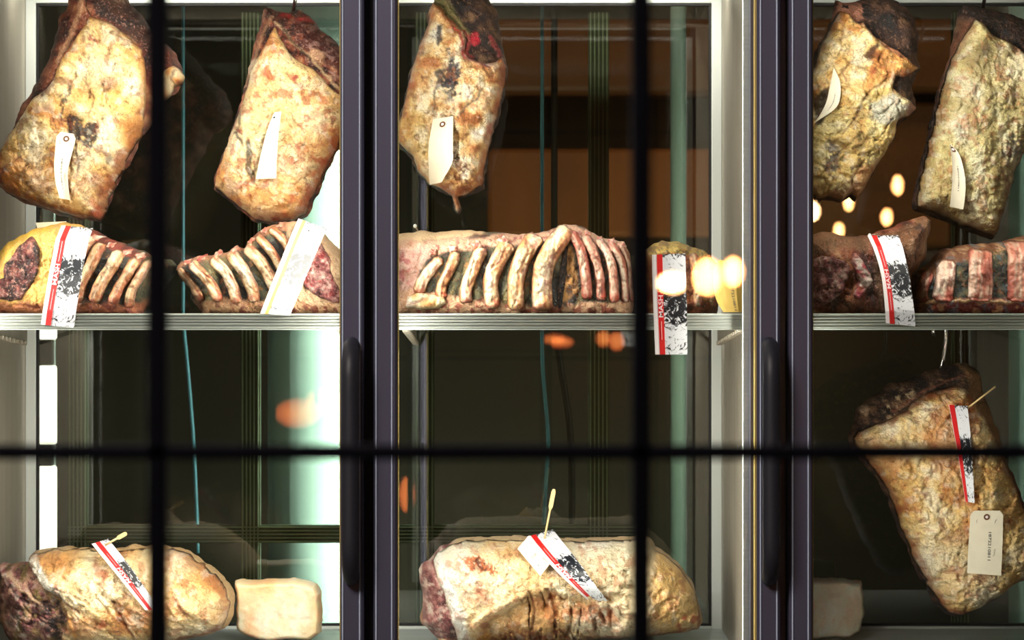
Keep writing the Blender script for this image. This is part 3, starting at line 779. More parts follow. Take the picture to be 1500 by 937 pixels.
cable([(812, 470), (822, 540), (836, 640), (838, 800)], 1.1, .006, M['darkcable'], 'dark cable hanging to the right of the blue one')

# ------------------------------------------------------------------ hanging hooks and rails
MB().tube([(LX0+.013, .36, 2.045), (LX1-.013, .36, 2.045)], .008, 16).build('hanging_rail', M['chrome'], cabA, smooth=True)
MB().tube([(RX0+.013, .36, 2.045), (RX1-.013, .36, 2.045)], .008, 16).build('hanging_rail', M['chrome'], cabB, smooth=True)
def hook(px, py, Y, ztop, label, r=0.003):
    x = X_(px, Y); z = Z_(py, Y); pts = []
    R = .012
    for k in range(9): a = math.pi*(1-k/8)+0; pts.append((x+R*math.cos(a)+R, Y, ztop-0.001+R*math.sin(a)))
    pts = pts[::-1] if False else pts
    # open end of the S at the left, shaft down the right
    pts = [(x, Y, ztop-.012)]+[(x+R-R*math.cos(math.pi*k/8), Y, ztop-.004+R*math.sin(math.pi*k/8)) for k in range(9)]
    pts += [(x+2*R, Y, ztop-.010), (x+R*1.2, Y, z-.02)]
    m = MB().tube(pts, r, 10); o = mk('meat_hook', np.array(m.v)-np.array((x, Y, z)), m.f, M['chrome']); o.location = (x, Y, z)
    tag(o, label, 'hook')

# ================================================================== MEAT
def meat(name, Y0, base_px, label, cat='meat', zmin=None):
    b = P(base_px[0], base_px[1], Y0)
    if zmin is not None: b[2] = zmin
    return thing(name, b, label, cat), Piece(Y0, zmin)

# ---- A: top left loin
t, pc = meat('hanging_beef_loin', 0.33, (120, 323), 'large beef loin with black mould patch, hanging at the far left')
A_out = [(99,-18),(103,0),(87,33),(82,62),(69,91),(54,123),(40,145),(25,178),(14,200),(-2,228),(-14,250),(-8,270),(22,290),(51,303),(91,316),(120,323),(149,326),(157,308),(170,272),(189,240),(206,205),(222,180),(238,150),(250,139),(262,134),(270,122),(267,105),(255,76),(236,58),(212,28),(190,4),(176,-16),(140,-20)]
pc.layer('lean_meat', A_out, .075, 46, [mottle('side', 20, 5, 3, bias=-.12), lumps(3.5, 26, 5), wrinkle(3, 34, 8, (24, 10, 8), ang=1.15, stretch=2.5, strength=.7),
    blot([(130,-10),(150,28),(176,42),(214,80),(245,75),(215,20),(180,-40)], (34,18,16), soft=4, warp=5, strength=.85), line([(118,60),(98,95),(86,125),(60,145),(34,182)], 5, (30,10,8), -3, .8),
    line([(128,-20),(126,20),(112,60),(92,96)], 8, (226,170,128), 2, .7)], M['lean'], t, seed=11, tb=.07, rough=2.5)
fatA = [(141,32),(152,34),(172,42),(192,56),(216,78),(222,110),(220,150),(214,186),(204,207),(190,232),(170,272),(158,306),(149,322),(120,319),(91,312),(51,299),(22,286),(-6,267),(-10,250),(2,229),(18,202),(38,174),(58,146),(78,135),(89,123),(93,104),(104,84),(120,64)]
pc.layer('fat_cap', fatA, .026, 15, [mottle('fat', 34, 6, 21, bias=.06), lumps(5, 36, 22), lumps(1.8, 10, 23), wrinkle(2.6, 40, 24, (120,66,34), thr=.9, strength=.55), 
    spot(162,100,34,44,(236,222,190), soft=14, strength=.35), spot(40,262,60,30,(216,130,70), soft=14, warp=12, strength=.4), rim((150,56,32), 13, .75, ymin=200), rim((176,110,60), 9, .5),
    spot(172,80,22,14,(246,216,140), soft=8, strength=.5), spot(170,160,30,24,(240,214,120), soft=12, strength=.4),
    blot([(114,178),(122,170),(132,182),(146,190),(158,196),(154,206),(150,222),(143,226),(132,212),(116,205),(110,190)], (36,34,40), soft=2, warp=8, wscale=9, dh=-2.5, strength=.95, brk=.16),
    blot([(114,132),(121,131),(116,150),(109,170),(102,186),(99,178),(105,158)], (44,36,36), soft=1.5, warp=6, dh=-2, strength=.85, brk=.34), line([(125,112),(122,122),(114,136),(102,150)], 2.5, (84,50,30), -2, .8),
    blot([(70,132),(88,120),(90,126),(78,146),(68,144)], (46,40,38), soft=2, warp=5, strength=.8, brk=.38), line([(120,205),(124,222),(128,244),(126,262)], 2.4, (96,52,30), -2.5, .8),
    line([(136,124),(150,150),(146,168),(138,170)], 1.6, (112,64,34), -2, .7), line([(162,130),(170,154)], 1.8, (120,90,70), -2, .6), blot([(166,228),(178,218),(176,240),(166,252)], (124,112,96), soft=4, warp=6, strength=.7, brk=.45),
    spot(148,64,6,3,(140,28,16), soft=2, strength=.85), spot(114,83,3,3,(150,40,20), soft=1, strength=.8), spot(53,262,16,12,(104,64,44), soft=3, warp=9, strength=.5, brk=.5), spot(150,306,8,18,(178,44,30), soft=4, strength=.6),
    spot(24,250,5,5,(120,30,22), soft=2, strength=.7), specks((120,48,26), 14, .72, .6, 41), blot([(106,215),(150,212),(156,262),(150,300),(108,300)], (206,196,176), soft=9, warp=12, strength=.35)], M['fat'], t, seed=12, back=True)
pc.layer('fat_knob', [(250,106),(258,99),(266,103),(270,113),(268,124),(259,129),(254,137),(243,148),(238,140),(240,118)], .022, 9, [mottle('fatwarm', 14, 4, 27, bias=.05), lumps(3, 9, 28), line([(262,106),(258,118),(260,128)], 2.5, (70,22,14), -3, .8)], M['fat'], t, seed=14, back=True, rough=1)
card = Card([(88,194),(86,215),(84,245),(86,270),(91,291)], [(116,198),(112,216),(104,250),(104,272),(106,294)], fitY(pc, [(88,194),(84,245),(91,291)], [(116,198),(104,250),(106,294)]), .33-.08, .34, .08, .004)
hang_tag(card, 'curled cream paper tag on the loin hanging at the far left')

hook(140, -14, .36, 2.045, 'steel hook holding the loin at the far left')
# ---- B: second hanging loin
t, pc = meat('hanging_beef_loin', 0.35, (430, 326), 'beef loin with smooth yellow fat hanging beside the left door handle side')
B_out = [(386,16),(393,13),(410,16),(424,20),(437,15),(450,22),(464,34),(480,52),(497,64),(516,84),(524,130),(516,180),(500,212),(482,250),(466,286),(450,318),(432,327),(404,330),(376,326),(350,306),(330,289),(314,277),(314,261),(328,225),(339,192),(350,155),(358,125),(366,98),(372,72),(378,50),(382,30)]
pc.layer('lean_meat', B_out, .075, 40, [mottle('side', 12, 5, 43, bias=-.2, contrast=1.3), lumps(4, 18, 45), wrinkle(3.5, 22, 48, (22,8,8), ang=.75, stretch=2.5, strength=.85),
    blot([(436,30),(455,32),(480,60),(505,80),(505,112),(470,90),(448,70)], (88,36,34), soft=3, warp=5, strength=.85), specks((196,150,140), 7, .66, .7, 47, poly=[(440,35),(500,70),(500,130),(455,90)]),
    spot(468,86,13,9,(232,180,140), soft=3, warp=5, strength=.85, dh=3), spot(420,26,9,6,(206,30,34), soft=3, strength=.8), spot(448,34,10,5,(206,40,40), soft=3, strength=.8, warp=6), line([(408,38),(424,54),(440,74),(460,90),(490,124),(500,134)], 4, (232,196,150), 2, .7),
    line([(404,30),(392,48),(384,74),(376,96),(362,130)], 5, (212,160,120), 2, .6), line([(418,46),(436,68),(458,92)], 3.5, (30,12,12), -3, .8), spot(372,100,7,10,(232,206,176), soft=2, strength=.9, dh=3)], M['lean'], t, seed=41, tb=.07, rough=2.5)
fatB = [(408,44),(415,58),(424,76),(436,90),(450,98),(464,108),(482,126),(500,142),(519,152),(512,185),(498,212),(480,248),(464,284),(449,314),(430,325),(404,327),(377,323),(352,303),(332,286),(317,274),(318,262),(331,225),(341,196),(352,170),(361,146),(370,112),(390,76),(400,56)]
pc.layer('fat_cap', fatB, .024, 15, [mottle('fatwarm', 36, 6, 61, bias=.22, contrast=.7), lumps(5, 44, 62), lumps(1.6, 9, 63), wrinkle(2.4, 44, 64, (168,100,50), thr=.9, strength=.4, ang=1.9, stretch=2),
    spot(440,140,60,50,(246,222,156), soft=18, strength=.4), blot([(362,140),(384,128),(398,180),(396,240),(384,262),(362,230),(352,185)], (206,196,140), soft=9, warp=9, strength=.5),
    rim((170,66,36), 14, .7, ymin=190, xmin=400), blot([(478,150),(492,160),(484,230),(468,275),(446,318),(436,310),(452,270),(470,220)], (180,58,36), soft=8, warp=14, strength=.6, brk=.48),
    spot(390,110,16,13,(206,110,60), soft=6, warp=10, strength=.6, brk=.42), spot(399,112,6,7,(160,50,30), soft=3, strength=.6), spot(439,122,3,5,(140,20,14), soft=1, strength=.9), spot(452,145,5,4,(190,60,40), soft=3, strength=.6),
    line([(371,214),(373,234),(372,252),(378,268)], 8, (44,36,34), -3, .85), line([(356,166),(358,186),(352,200),(362,214)], 4, (70,58,48), -2.5, .8), blot([(346,196),(360,194),(362,206),(350,208)], (50,48,50), soft=1.5, warp=5, strength=.85, brk=.42),
    spot(410,266,3,2.5,(130,20,14), soft=1), spot(354,300,5,4,(150,40,26), soft=2, strength=.7), spot(450,240,30,20,(196,96,50), soft=10, warp=14, strength=.5, brk=.5), specks((170,60,34), 12, .72, .6, 71), line([(404,70),(400,110),(412,150)], 2.5, (210,150,90), -3, .6)], M['fat'], t, seed=42, back=True)
card = Card([(404,166),(395,189),(385,225),(376,263)], [(414,165),(411,189),(408,225),(406,262)], fitY(pc, [(404,166),(376,263)], [(414,165),(406,262)]), .27, .38, 0, 0)
th_ = hang_tag(card, 'blank cream tag lying edge-turned on the second hanging loin', num=None, ring=False, scrawl=False)
eyelet(card, th_, .25, .09, .004, ring=False)
hook(414, 16, .36, 2.045, 'steel hook holding the second hanging loin')

# ---- C: third hanging loin (middle bay)
t, pc = meat('hanging_beef_loin', 0.35, (669, 314), 'knobbly pale loin tapering to a dangling drip, hanging alone in the middle bay')
C_out = [(636,-16),(634,2),(624,22),(626,36),(616,60),(608,83),(597,120),(588,160),(582,189),(582,212),(592,224),(604,234),(610,252),(628,271),(646,281),(662,288),(664,301),(667,310),(671,314),(676,306),(672,292),(684,289),(695,283),(709,276),(711,254),(714,232),(724,192),(732,165),(737,145),(743,112),(741,87),(735,62),(733,47),(725,14),(714,-6),(700,-16),(670,-20)]
pc.layer('lean_meat', C_out, .07, 42, [mottle('crust', 15, 5, 83, bias=.05), lumps(3.5, 20, 84), wrinkle(3, 18, 85, (10,6,6), ang=.9, stretch=2, strength=.8),
    blot([(634,-10),(652,0),(672,30),(690,56),(684,62),(656,32),(634,14)], (156,146,92), soft=3, warp=2, strength=.85), line([(640,8),(664,34),(684,56)], 1.6, (70,62,34), -1.5, .8), line([(650,2),(672,30),(690,54)], 1.6, (60,54,30), -1.5, .8), line([(634,12),(655,34),(682,58)], 3, (226,206,150), 2, .9),
    spot(698,62,7,9,(190,24,48), soft=2, warp=4, strength=.9), line([(676,52),(688,60),(684,84),(692,90)], 5, (176,66,62), 2, .75), line([(718,60),(728,74),(733,84)], 6, (186,76,76), 2, .7), line([(692,76),(712,80),(726,86)], 4, (60,30,26), -3, .8)], M['crust'], t, seed=81, tb=.06, rough=2.5)
fatC = [(636,6),(652,22),(668,40),(680,54),(684,66),(682,82),(694,92),(712,98),(726,94),(738,84),(742,100),(742,114),(736,146),(723,192),(713,232),(710,256),(707,274),(694,281),(684,286),(672,290),(675,305),(671,312),(667,308),(665,298),(663,286),(646,278),(629,268),(612,250),(606,232),(594,222),(585,210),(585,190),(590,160),(600,120),(611,83),(619,60),(629,38),(627,22)]
pc.layer('fat_cap', fatC, .024, 13, [mottle('fatcream', 20, 6, 91, bias=-.02, contrast=1.1), lumps(4.5, 28, 92), lumps(2.6, 9, 93), wrinkle(3, 26, 94, (110,66,40), thr=.88, strength=.6), rim((176,84,56), 10, .6), 
    blot([(585,190),(600,140),(620,150),(640,220),(640,270),(606,240)], (226,196,120), soft=9, warp=10, strength=.5),
    blot([(660,78),(668,90),(676,112),(686,120),(674,122),(668,150),(660,156),(655,140),(646,140),(650,120),(658,112)], (44,42,54), soft=1.6, warp=8, wscale=8, dh=-2, strength=.95, brk=.16), blot([(642,108),(652,104),(648,130),(640,142),(640,124)], (56,44,44), soft=1.5, warp=5, strength=.9, brk=.15),
    blot([(644,46),(651,44),(650,68),(644,76),(640,60)], (40,36,44), soft=1.5, warp=4, strength=.92, brk=.12), line([(668,50),(676,58),(679,78),(682,92)], 4, (196,40,44), 0, .85), blot([(678,86),(700,94),(722,98),(718,104),(690,98)], (150,96,110), soft=2.5, warp=4, strength=.75),
    line([(708,134),(700,150),(688,158),(676,172)], 3, (60,56,60), -2.5, .85), line([(638,140),(638,160),(636,170)], 2, (70,60,56), -2, .7), line([(712,100),(722,108),(720,118)], 2, (60,40,30), -2, .8), spot(626,130,6,12,(160,90,56), soft=3, warp=6, strength=.55, brk=.5),
    blot([(666,222),(676,232),(688,250),(696,262),(690,280),(672,272),(664,240)], (120,60,34), soft=2, warp=9, wscale=8, strength=.8, brk=.5, dh=-2.5), spot(717,192,6,8,(170,40,44), soft=3, warp=7, strength=.6, brk=.5), spot(672,205,14,18,(210,180,110), soft=5, strength=.6), spot(622,119,3,4,(40,30,24), soft=1, strength=.9), specks((140,80,50), 9, .7, .5, 95)], M['fat'], t, seed=82, back=True, rough=2.0)
card = Card([(635,176),(631,198),(628,222),(628,246),(629,270)], [(664,171),(664,198),(664,222),(663,240),(647,267)], fitY(pc, [(635,176),(628,218),(629,269)], [(664,172),(663,225),(647,266)]), .27, 0, 0, .003)
hang_tag(card, 'bright blank tag with brown eyelet on the loin in the middle bay', num=None, scrawl=False)

hook(668, -14, .37, 2.045, 'steel hook holding the loin of the middle bay')
# ---- D: right cabinet, first hanging piece
t, pc = meat('hanging_beef_piece', 0.34, (1251, 297), 'wrinkled yellow-fat beef piece hanging beside the right door frame')
D_out = [(1222,-2),(1234,3),(1254,1),(1278,-6),(1300,-4),(1320,8),(1338,27),(1346,54),(1345,85),(1348,103),(1342,112),(1336,130),(1340,146),(1342,165),(1331,173),(1315,181),(1307,207),(1295,228),(1284,246),(1273,264),(1263,280),(1252,297),(1244,289),(1230,296),(1212,292),(1192,296),(1176,280),(1172,200),(1176,120),(1190,85),(1200,62),(1211,46),(1218,24)]
pc.layer('lean_meat', D_out, .07, 36, [mottle('crust', 18, 5, 103, bias=-.12), lumps(4, 22, 104), wrinkle(3, 20, 105, (8,5,5), ang=.6, stretch=2, strength=.8), rim((110,60,40), 5, .6, brk=.5), blot([(1222,0),(1258,8),(1262,36),(1236,40),(1215,50)], (206,140,112), soft=4, warp=8, strength=.75, brk=.42)], M['crust'], t, seed=101, tb=.06, rough=3)
fatD = [(1226,18),(1238,28),(1250,40),(1254,36),(1270,56),(1290,70),(1312,84),(1332,98),(1344,104),(1330,108),(1318,116),(1304,118),(1300,134),(1312,146),(1328,152),(1338,162),(1326,172),(1311,180),(1304,206),(1292,228),(1281,246),(1270,264),(1261,280),(1252,293),(1244,286),(1230,293),(1212,289),(1192,292),(1179,278),(1175,200),(1179,120),(1193,85),(1203,62),(1213,46),(1220,28)]
pc.layer('fat_cap', fatD, .026, 11, [mottle('fat', 24, 6, 111, bias=0), lumps(6, 32, 112), wrinkle(6, 26, 113, (106,80,36), thr=.84, strength=.7, ang=1.9, stretch=1.6), lumps(2.5, 10, 114),
    blot([(1196,170),(1250,150),(1300,120),(1330,150),(1310,200),(1262,290),(1190,292),(1180,220)], (210,200,130), soft=12, warp=12, strength=.5), blot([(1262,160),(1300,140),(1335,160),(1310,190),(1270,184)], (176,186,186), soft=6, warp=9, strength=.65),
    wrinkle(7, 20, 116, (96,84,48), thr=.8, strength=.75, ang=2.4, stretch=1.5, poly=[(1200,180),(1300,130),(1310,200),(1262,285),(1200,285)]), blot([(1254,84),(1276,70),(1280,74),(1272,92),(1262,96)], (56,24,20), soft=2, warp=4, strength=.9, dh=-3),
    spot(1270,110,7,4,(150,40,30), soft=3, warp=5, strength=.7), line([(1250,36),(1272,60),(1300,78),(1336,100)], 6, (206,140,110), 2, .8), line([(1256,44),(1280,70),(1310,90)], 2, (60,24,20), -2, .8), blot([(1186,150),(1206,132),(1208,160),(1196,188),(1186,190)], (26,24,26), soft=2, warp=3, strength=.92, dh=-3),
    blot([(1204,220),(1216,214),(1222,236),(1210,256),(1200,252)], (56,54,66), soft=3, warp=7, strength=.85, brk=.36, dh=-3), spot(1330,162,10,8,(140,70,90), soft=3, strength=.7), line([(1226,200),(1246,176),(1256,150),(1292,120)], 3, (100,60,30), -5, .7), line([(1238,100),(1226,112),(1230,126)], 3, (120,50,40), -3, .7), blot([(1236,296),(1240,262),(1262,246),(1280,240),(1262,282),(1250,296)], (206,140,104), soft=4, warp=5, strength=.55),
    rim((150,86,60), 7, .6), line([(1220,24),(1228,50),(1222,66)], 3, (150,90,70), -3, .6)], M['fat'], t, seed=102, back=True, rough=2.2)
card = Card([(1217,103),(1213,125),(1208,150),(1200,168),(1191,181)], [(1219,103),(1227,122),(1227,146),(1219,162),(1193,180)], fitY(pc, [(1217,103),(1210,140),(1192,180)], [(1219,103),(1227,140),(1196,178)]), .27, 0, 0, .002)
hang_tag(card, 'curved pointed cream tag on the wrinkled piece beside the door frame', numpos=(.55, .42, .72), ring=False, scrawl=False)

hook(1262, 6, .36, 2.045, 'steel hook holding the wrinkled piece beside the door frame')
# ---- E: right cabinet, second hanging piece
t, pc = meat('hanging_beef_loin', 0.36, (1453, 350), 'long smooth greyish loin hanging at the upper right edge')
E_out = [(1404,14),(1411,7),(1424,9),(1440,12),(1462,16),(1484,22),(1505,34),(1528,60),(1534,120),(1524,170),(1506,206),(1486,250),(1471,300),(1459,342),(1453,351),(1424,341),(1396,330),(1366,318),(1338,307),(1336,292),(1342,262),(1350,230),(1360,185),(1369,146),(1379,112),(1388,85),(1395,60),(1400,38)]
pc.layer('lean_meat', E_out, .07, 40, [mottle('crust', 18, 5, 123, bias=.0), lumps(3.5, 22, 124), wrinkle(3, 20, 125, (8,5,5), ang=.5, stretch=2.5, strength=.8), blot([(1400,36),(1420,30),(1400,80),(1380,140),(1370,150)], (120,70,44), soft=5, warp=5, strength=.7)], M['crust'], t, seed=121, tb=.06, rough=2.2)
fatE = [(1419,33),(1430,42),(1442,56),(1456,62),(1470,68),(1486,80),(1504,94),(1528,104),(1522,168),(1503,206),(1484,250),(1469,300),(1457,340),(1452,348),(1424,338),(1396,327),(1366,315),(1340,304),(1339,292),(1345,262),(1353,230),(1363,185),(1372,146),(1382,112),(1392,85),(1404,58)]
pc.layer('fat_cap', fatE, .022, 14, [mottle('fatgreen', 32, 6, 131, bias=.16, ang=1.75, stretch=1.8), lumps(5, 40, 132, ang=1.75, stretch=2), lumps(1.4, 9, 133), wrinkle(2.5, 36, 134, (96,70,40), thr=.9, strength=.5, ang=1.75, stretch=3),
    blot([(1404,70),(1430,74),(1440,150),(1410,200),(1380,220),(1366,200),(1386,120)], (150,130,96), soft=16, warp=16, strength=.45), spot(1470,110,30,44,(224,206,160), soft=14, strength=.45), rim((140,84,50), 9, .55),
    blot([(1420,160),(1440,150),(1436,170),(1420,190),(1404,196)], (170,96,66), soft=4, warp=10, strength=.6, brk=.5), spot(1448,158,6,6,(60,44,36), soft=2, warp=8, strength=.7, brk=.52), blot([(1452,214),(1500,196),(1490,230),(1470,246),(1460,240)], (92,92,92), soft=4, warp=9, wscale=8, strength=.75, brk=.42, dh=-2),
    blot([(1455,256),(1470,240),(1474,262),(1460,292),(1450,280)], (96,56,40), soft=5, warp=8, strength=.7, brk=.42), line([(1402,172),(1396,190),(1398,206)], 2, (90,64,44), -2.5, .7), specks((160,90,56), 12, .7, .5, 135), blot([(1340,230),(1370,240),(1390,300),(1340,300)], (196,170,110), soft=12, warp=10, strength=.5)], M['fat'], t, seed=122, back=True)
card = Card([(1388,211),(1391,232),(1392,261),(1391,282),(1390,303)], [(1391,212),(1403,228),(1410,258),(1411,282),(1409,307)], fitY(pc, [(1388,211),(1392,261),(1390,303)], [(1391,212),(1410,258),(1409,307)]), .28, .2, .06, .002)
hang_tag(card, 'narrow cream tag with dotted number on the loin at the upper right', numpos=(.5, .36, .74), scrawl=False)
hook(1424, 10, .37, 2.045, 'steel hook holding the loin at the upper right')

# ---- P: big hanging piece in the lower right
t, pc = meat('hanging_beef_rump', 0.36, (1395, 900), 'big pale rump with crusty top hanging from the shelf at the lower right')
P_out = [(1404,530),(1418,533),(1432,542),(1437,565),(1448,593),(1460,626),(1468,656),(1479,687),(1491,715),(1506,748),(1530,790),(1528,818),(1502,846),(1480,860),(1460,874),(1432,890),(1404,901),(1381,899),(1367,880),(1350,850),(1334,822),(1326,800),(1315,775),(1306,750),(1300,729),(1288,708),(1273,687),(1258,670),(1244,654),(1242,640),(1250,624),(1254,598),(1273,584),(1290,570),(1306,561),(1330,554),(1357,546),(1380,538)]
pc.layer('lean_meat', P_out, .075, 50, [mottle('crust', 12, 5, 143, bias=.05, contrast=1.3), lumps(4, 18, 144), wrinkle(4, 16, 145, (8,5,5), ang=-.35, stretch=2.5, strength=.85), spot(1262,600,8,8,(236,196,160), soft=2, strength=.9, dh=4), 
    specks((236,206,160), 7, .60, .85, 147, poly=[(1290,585),(1330,565),(1335,590),(1290,612)]), blot([(1404,532),(1432,545),(1440,580),(1470,680),(1500,760),(1480,740),(1440,640),(1410,575)], (176,132,88), soft=4, warp=7, strength=.85), line([(1478,690),(1494,730),(1500,750)], 10, (90,40,34), 0, .7), line([(1300,600),(1345,572),(1390,552),(1420,548)], 3, (150,90,66), 2, .7), line([(1310,600),(1350,578),(1392,560)], 3, (10,6,6), -4, .9)], M['crust'], t, seed=141, tb=.07, rough=2.5)
fatP = [(1246,640),(1252,630),(1278,618),(1300,608),(1320,597),(1334,584),(1345,576),(1362,571),(1390,562),(1404,566),(1415,580),(1428,598),(1440,622),(1454,650),(1466,680),(1480,712),(1494,746),(1520,790),(1518,818),(1498,844),(1478,857),(1458,871),(1431,887),(1404,897),(1384,895),(1370,878),(1353,848),(1337,820),(1329,800),(1318,775),(1309,750),(1303,729),(1290,706),(1276,685),(1262,668),(1248,652)]
pc.layer('fat_cap', fatP, .028, 15, [mottle('fat', 30, 6, 151, bias=.12, contrast=.8), lumps(6, 46, 152), wrinkle(4, 34, 153, (150,100,60), thr=.86, strength=.45, ang=2.2, stretch=1.7), lumps(1.8, 10, 154), wrinkle(4.5, 22, 156, (140,84,50), thr=.86, strength=.5, poly=[(1270,680),(1360,670),(1380,740),(1330,780)]),
    blot([(1420,600),(1480,690),(1510,800),(1460,860),(1440,700)], (176,150,90), soft=14, warp=12, strength=.5), blot([(1360,580),(1412,576),(1412,640),(1400,700),(1360,700),(1340,640)], (200,96,62), soft=16, warp=14, strength=.42), rim((150,60,40), 8, .65),
    blot([(1330,800),(1344,806),(1360,850),(1352,850)], (150,40,40), soft=3, warp=6, strength=.8, brk=.4), spot(1390,820,60,50,(232,216,180), soft=20, strength=.4), specks((160,80,54), 12, .7, .5, 155), line([(1250,645),(1300,634),(1350,600),(1400,578)], 3, (240,214,160), 3, .5), blot([(1250,640),(1262,636),(1330,660),(1300,700),(1262,668)], (206,140,96), soft=10, warp=8, strength=.5)], M['fat'], t, seed=142, back=True)
# carried by a hook from the shelf above
xh = X_(1376, .36); zt_ = Z_(480, .36); m = MB()
q = [(xh-.010, .36, zt_-.014), (xh-.010, .36, zt_+.001)]+[(xh-.010*math.cos(math.pi*k/8), .36, zt_+.002+.006*math.sin(math.pi*k/8)) for k in range(9)]+[(xh+.010, .36, zt_-.02), (xh+.006, .36, zt_-.05), (xh, .36, Z_(552, .36))]
m.tube(q, .0032, 10); o = mk('meat_hook', np.array(m.v)-np.array((xh, .36, Z_(552, .36))), m.f, M['chrome']); o.location = (xh, .36, Z_(552, .36)); tag(o, 'long steel hook from the shelf down to the big pale rump', 'hook')
cardP = Card([(1387,592),(1394,630),(1401,668),(1411,733)], [(1414,594),(1419,640),(1422,690),(1424,735)], fitY(pc, [(1387,592),(1411,733)], [(1414,594),(1424,735)]), .27)
printed_strip(cardP, 'narrow printed strip with red edge on the big pale rump', red=(.02, .30), letters=False)
card = Card([(1420,747),(1417,795),(1415,838)], [(1468,747),(1467,795),(1465,842)], fitY(pc, [(1420,747),(1415,838)], [(1468,747),(1465,842)], order=1), .26, .22, .06, 0)
hang_tag(card, 'large squared cream tag with number on the big pale rump', numpos=(.62, .34, .78))
def pick(pts, Y, r, label, paddle=None):
    """bamboo pick: thin shaft, optional flat paddle head"""
    a = Vector(P(pts[0][0], pts[0][1], Y[0])); b = Vector(P(pts[1][0], pts[1][1], Y[1]))
    t_ = thing('wooden_pick', tuple(a), label, 'pick')
    MB().tube([a, b], r, 8).build('shaft', M['wood'], t_, smooth=True)
    if paddle:
        d = (b-a).normalized(); n_ = Vector((-d.z, 0, d.x)); ln_, hw = paddle
        v = []
        for k, (u, wd) in enumerate(((-.1, .3), (0.12, 1), (.85, 1), (1, .55))):
            for sx in (-1, 1):
                for sy in (-.0011, .0011): p = b+d*(u*ln_)+n_*(sx*hw*wd); v.append((p.x, p.y+sy, p.z))
        f = []
        for k in range(3):
            i = k*4; f += [[i, i+2, i+6, i+4], [i+1, i+5, i+7, i+3], [i, i+4, i+5, i+1], [i+2, i+3, i+7, i+6]]
        f += [[0, 1, 3, 2], [12, 14, 15, 13]]
        mk('paddle', v, f, M['wood'], t_, smooth=False)
yP = float(pc.H([1412.], [600.])[0])
pick([(1410,603),(1458,566)], (yP-.004, yP-.02), .0014, 'thin pick poking out of the crusty rump')

# ================================================================== RIBS ON THE SHELVES
def add_ribs(pc, t, lines, w0, w1, tt, pal='bone', seed=200, wm=None, redends=True, ops=None, name='rib', wk=1.14):
    for i, ln in enumerate(lines):
        ww = w0 if not isinstance(w0, list) else w0[i]; w2 = w1 if not isinstance(w1, list) else w1[i]
        ww *= wk; w2 *= wk; a0, a1 = np.array(ln[0], float), np.array(ln[1], float); b0, b1 = np.array(ln[-1], float), np.array(ln[-2], float)
        ln = [tuple(a0+(a0-a1)/np.linalg.norm(a0-a1)*4)]+list(ln[1:-1])+[tuple(b0+(b0-b1)/np.linalg.norm(b0-b1)*3)]; s_ = stroke(ln, ww, w2, wm if not isinstance(wm, list) else wm[i])
        top, bot = ln[0], ln[-1]
        cx, cy = np.array(ln[0]), np.array(ln[-1]); off = np.array([ww*0.36, 0])
        o_ = [mottle(pal, 16, 5, seed+i, ang=math.atan2(bot[1]-top[1], bot[0]-top[0]), stretch=3.0, bias=.06), lumps(1.6, 8, seed+i+50), wrinkle(1.2, 9, seed+i+51, (140,66,48), ang=math.atan2(bot[1]-top[1], bot[0]-top[0]), stretch=4, thr=.86, strength=.5),
              line([tuple(np.array(p)+off) for p in ln], 2.2, (150,56,44), -1.2, .7, seed=seed+i), line([tuple(np.array(p)+off*.45) for p in ln], 1.4, (184,84,64), -.8, .55, seed=seed+i+77), line([tuple(np.array(p)-off*.1) for p in ln], 1.8, (248,232,204), .6, .55, seed=seed+i+78), line([tuple(np.array(p)-off*.6) for p in ln], 2.4, (196,200,176), .5, .4, seed=seed+i+3),
              specks((120,50,34), 7, .70, .6, seed+i+9), rim((96,52,38), 3.0, .7, warp=2)]
        if redends: o_ += [spot(bot[0], bot[1]-4, ww*.6, 7, (176,58,40), soft=4, warp=4, strength=.6, brk=.4)]
        if ops: o_ += ops
        pc.layer(name, s_, tt*.72, min(ww, w2)*0.42, o_, M['bone'], t, cell=1.4, rough=.8, seed=seed+i, back=True, keep=False)

def knob(pc, t, cx, cy, r, seed, name='vertebra_end', c=(178,44,52)):
    rr = [1+.28*math.sin(k*2.1+seed) for k in range(12)]; pts = [(cx+rr[k]*r*math.cos(k*math.pi/6), cy+rr[k]*r*.85*math.sin(k*math.pi/6)) for k in range(12)]
    pc.layer(name, pts, .010, r*.9, [mottle('bonepink', 6, 3, seed, bias=.1), spot(cx, cy, r*.6, r*.5, c, soft=2.5, warp=5, wscale=6, strength=.75, dh=-1.5, brk=.3)], M['bone'], t, cell=1.2, rough=.8, seed=seed, back=True, keep=False)

# monkey-free shorthand: every laid-on part uses back=True
_layer = Piece.layer
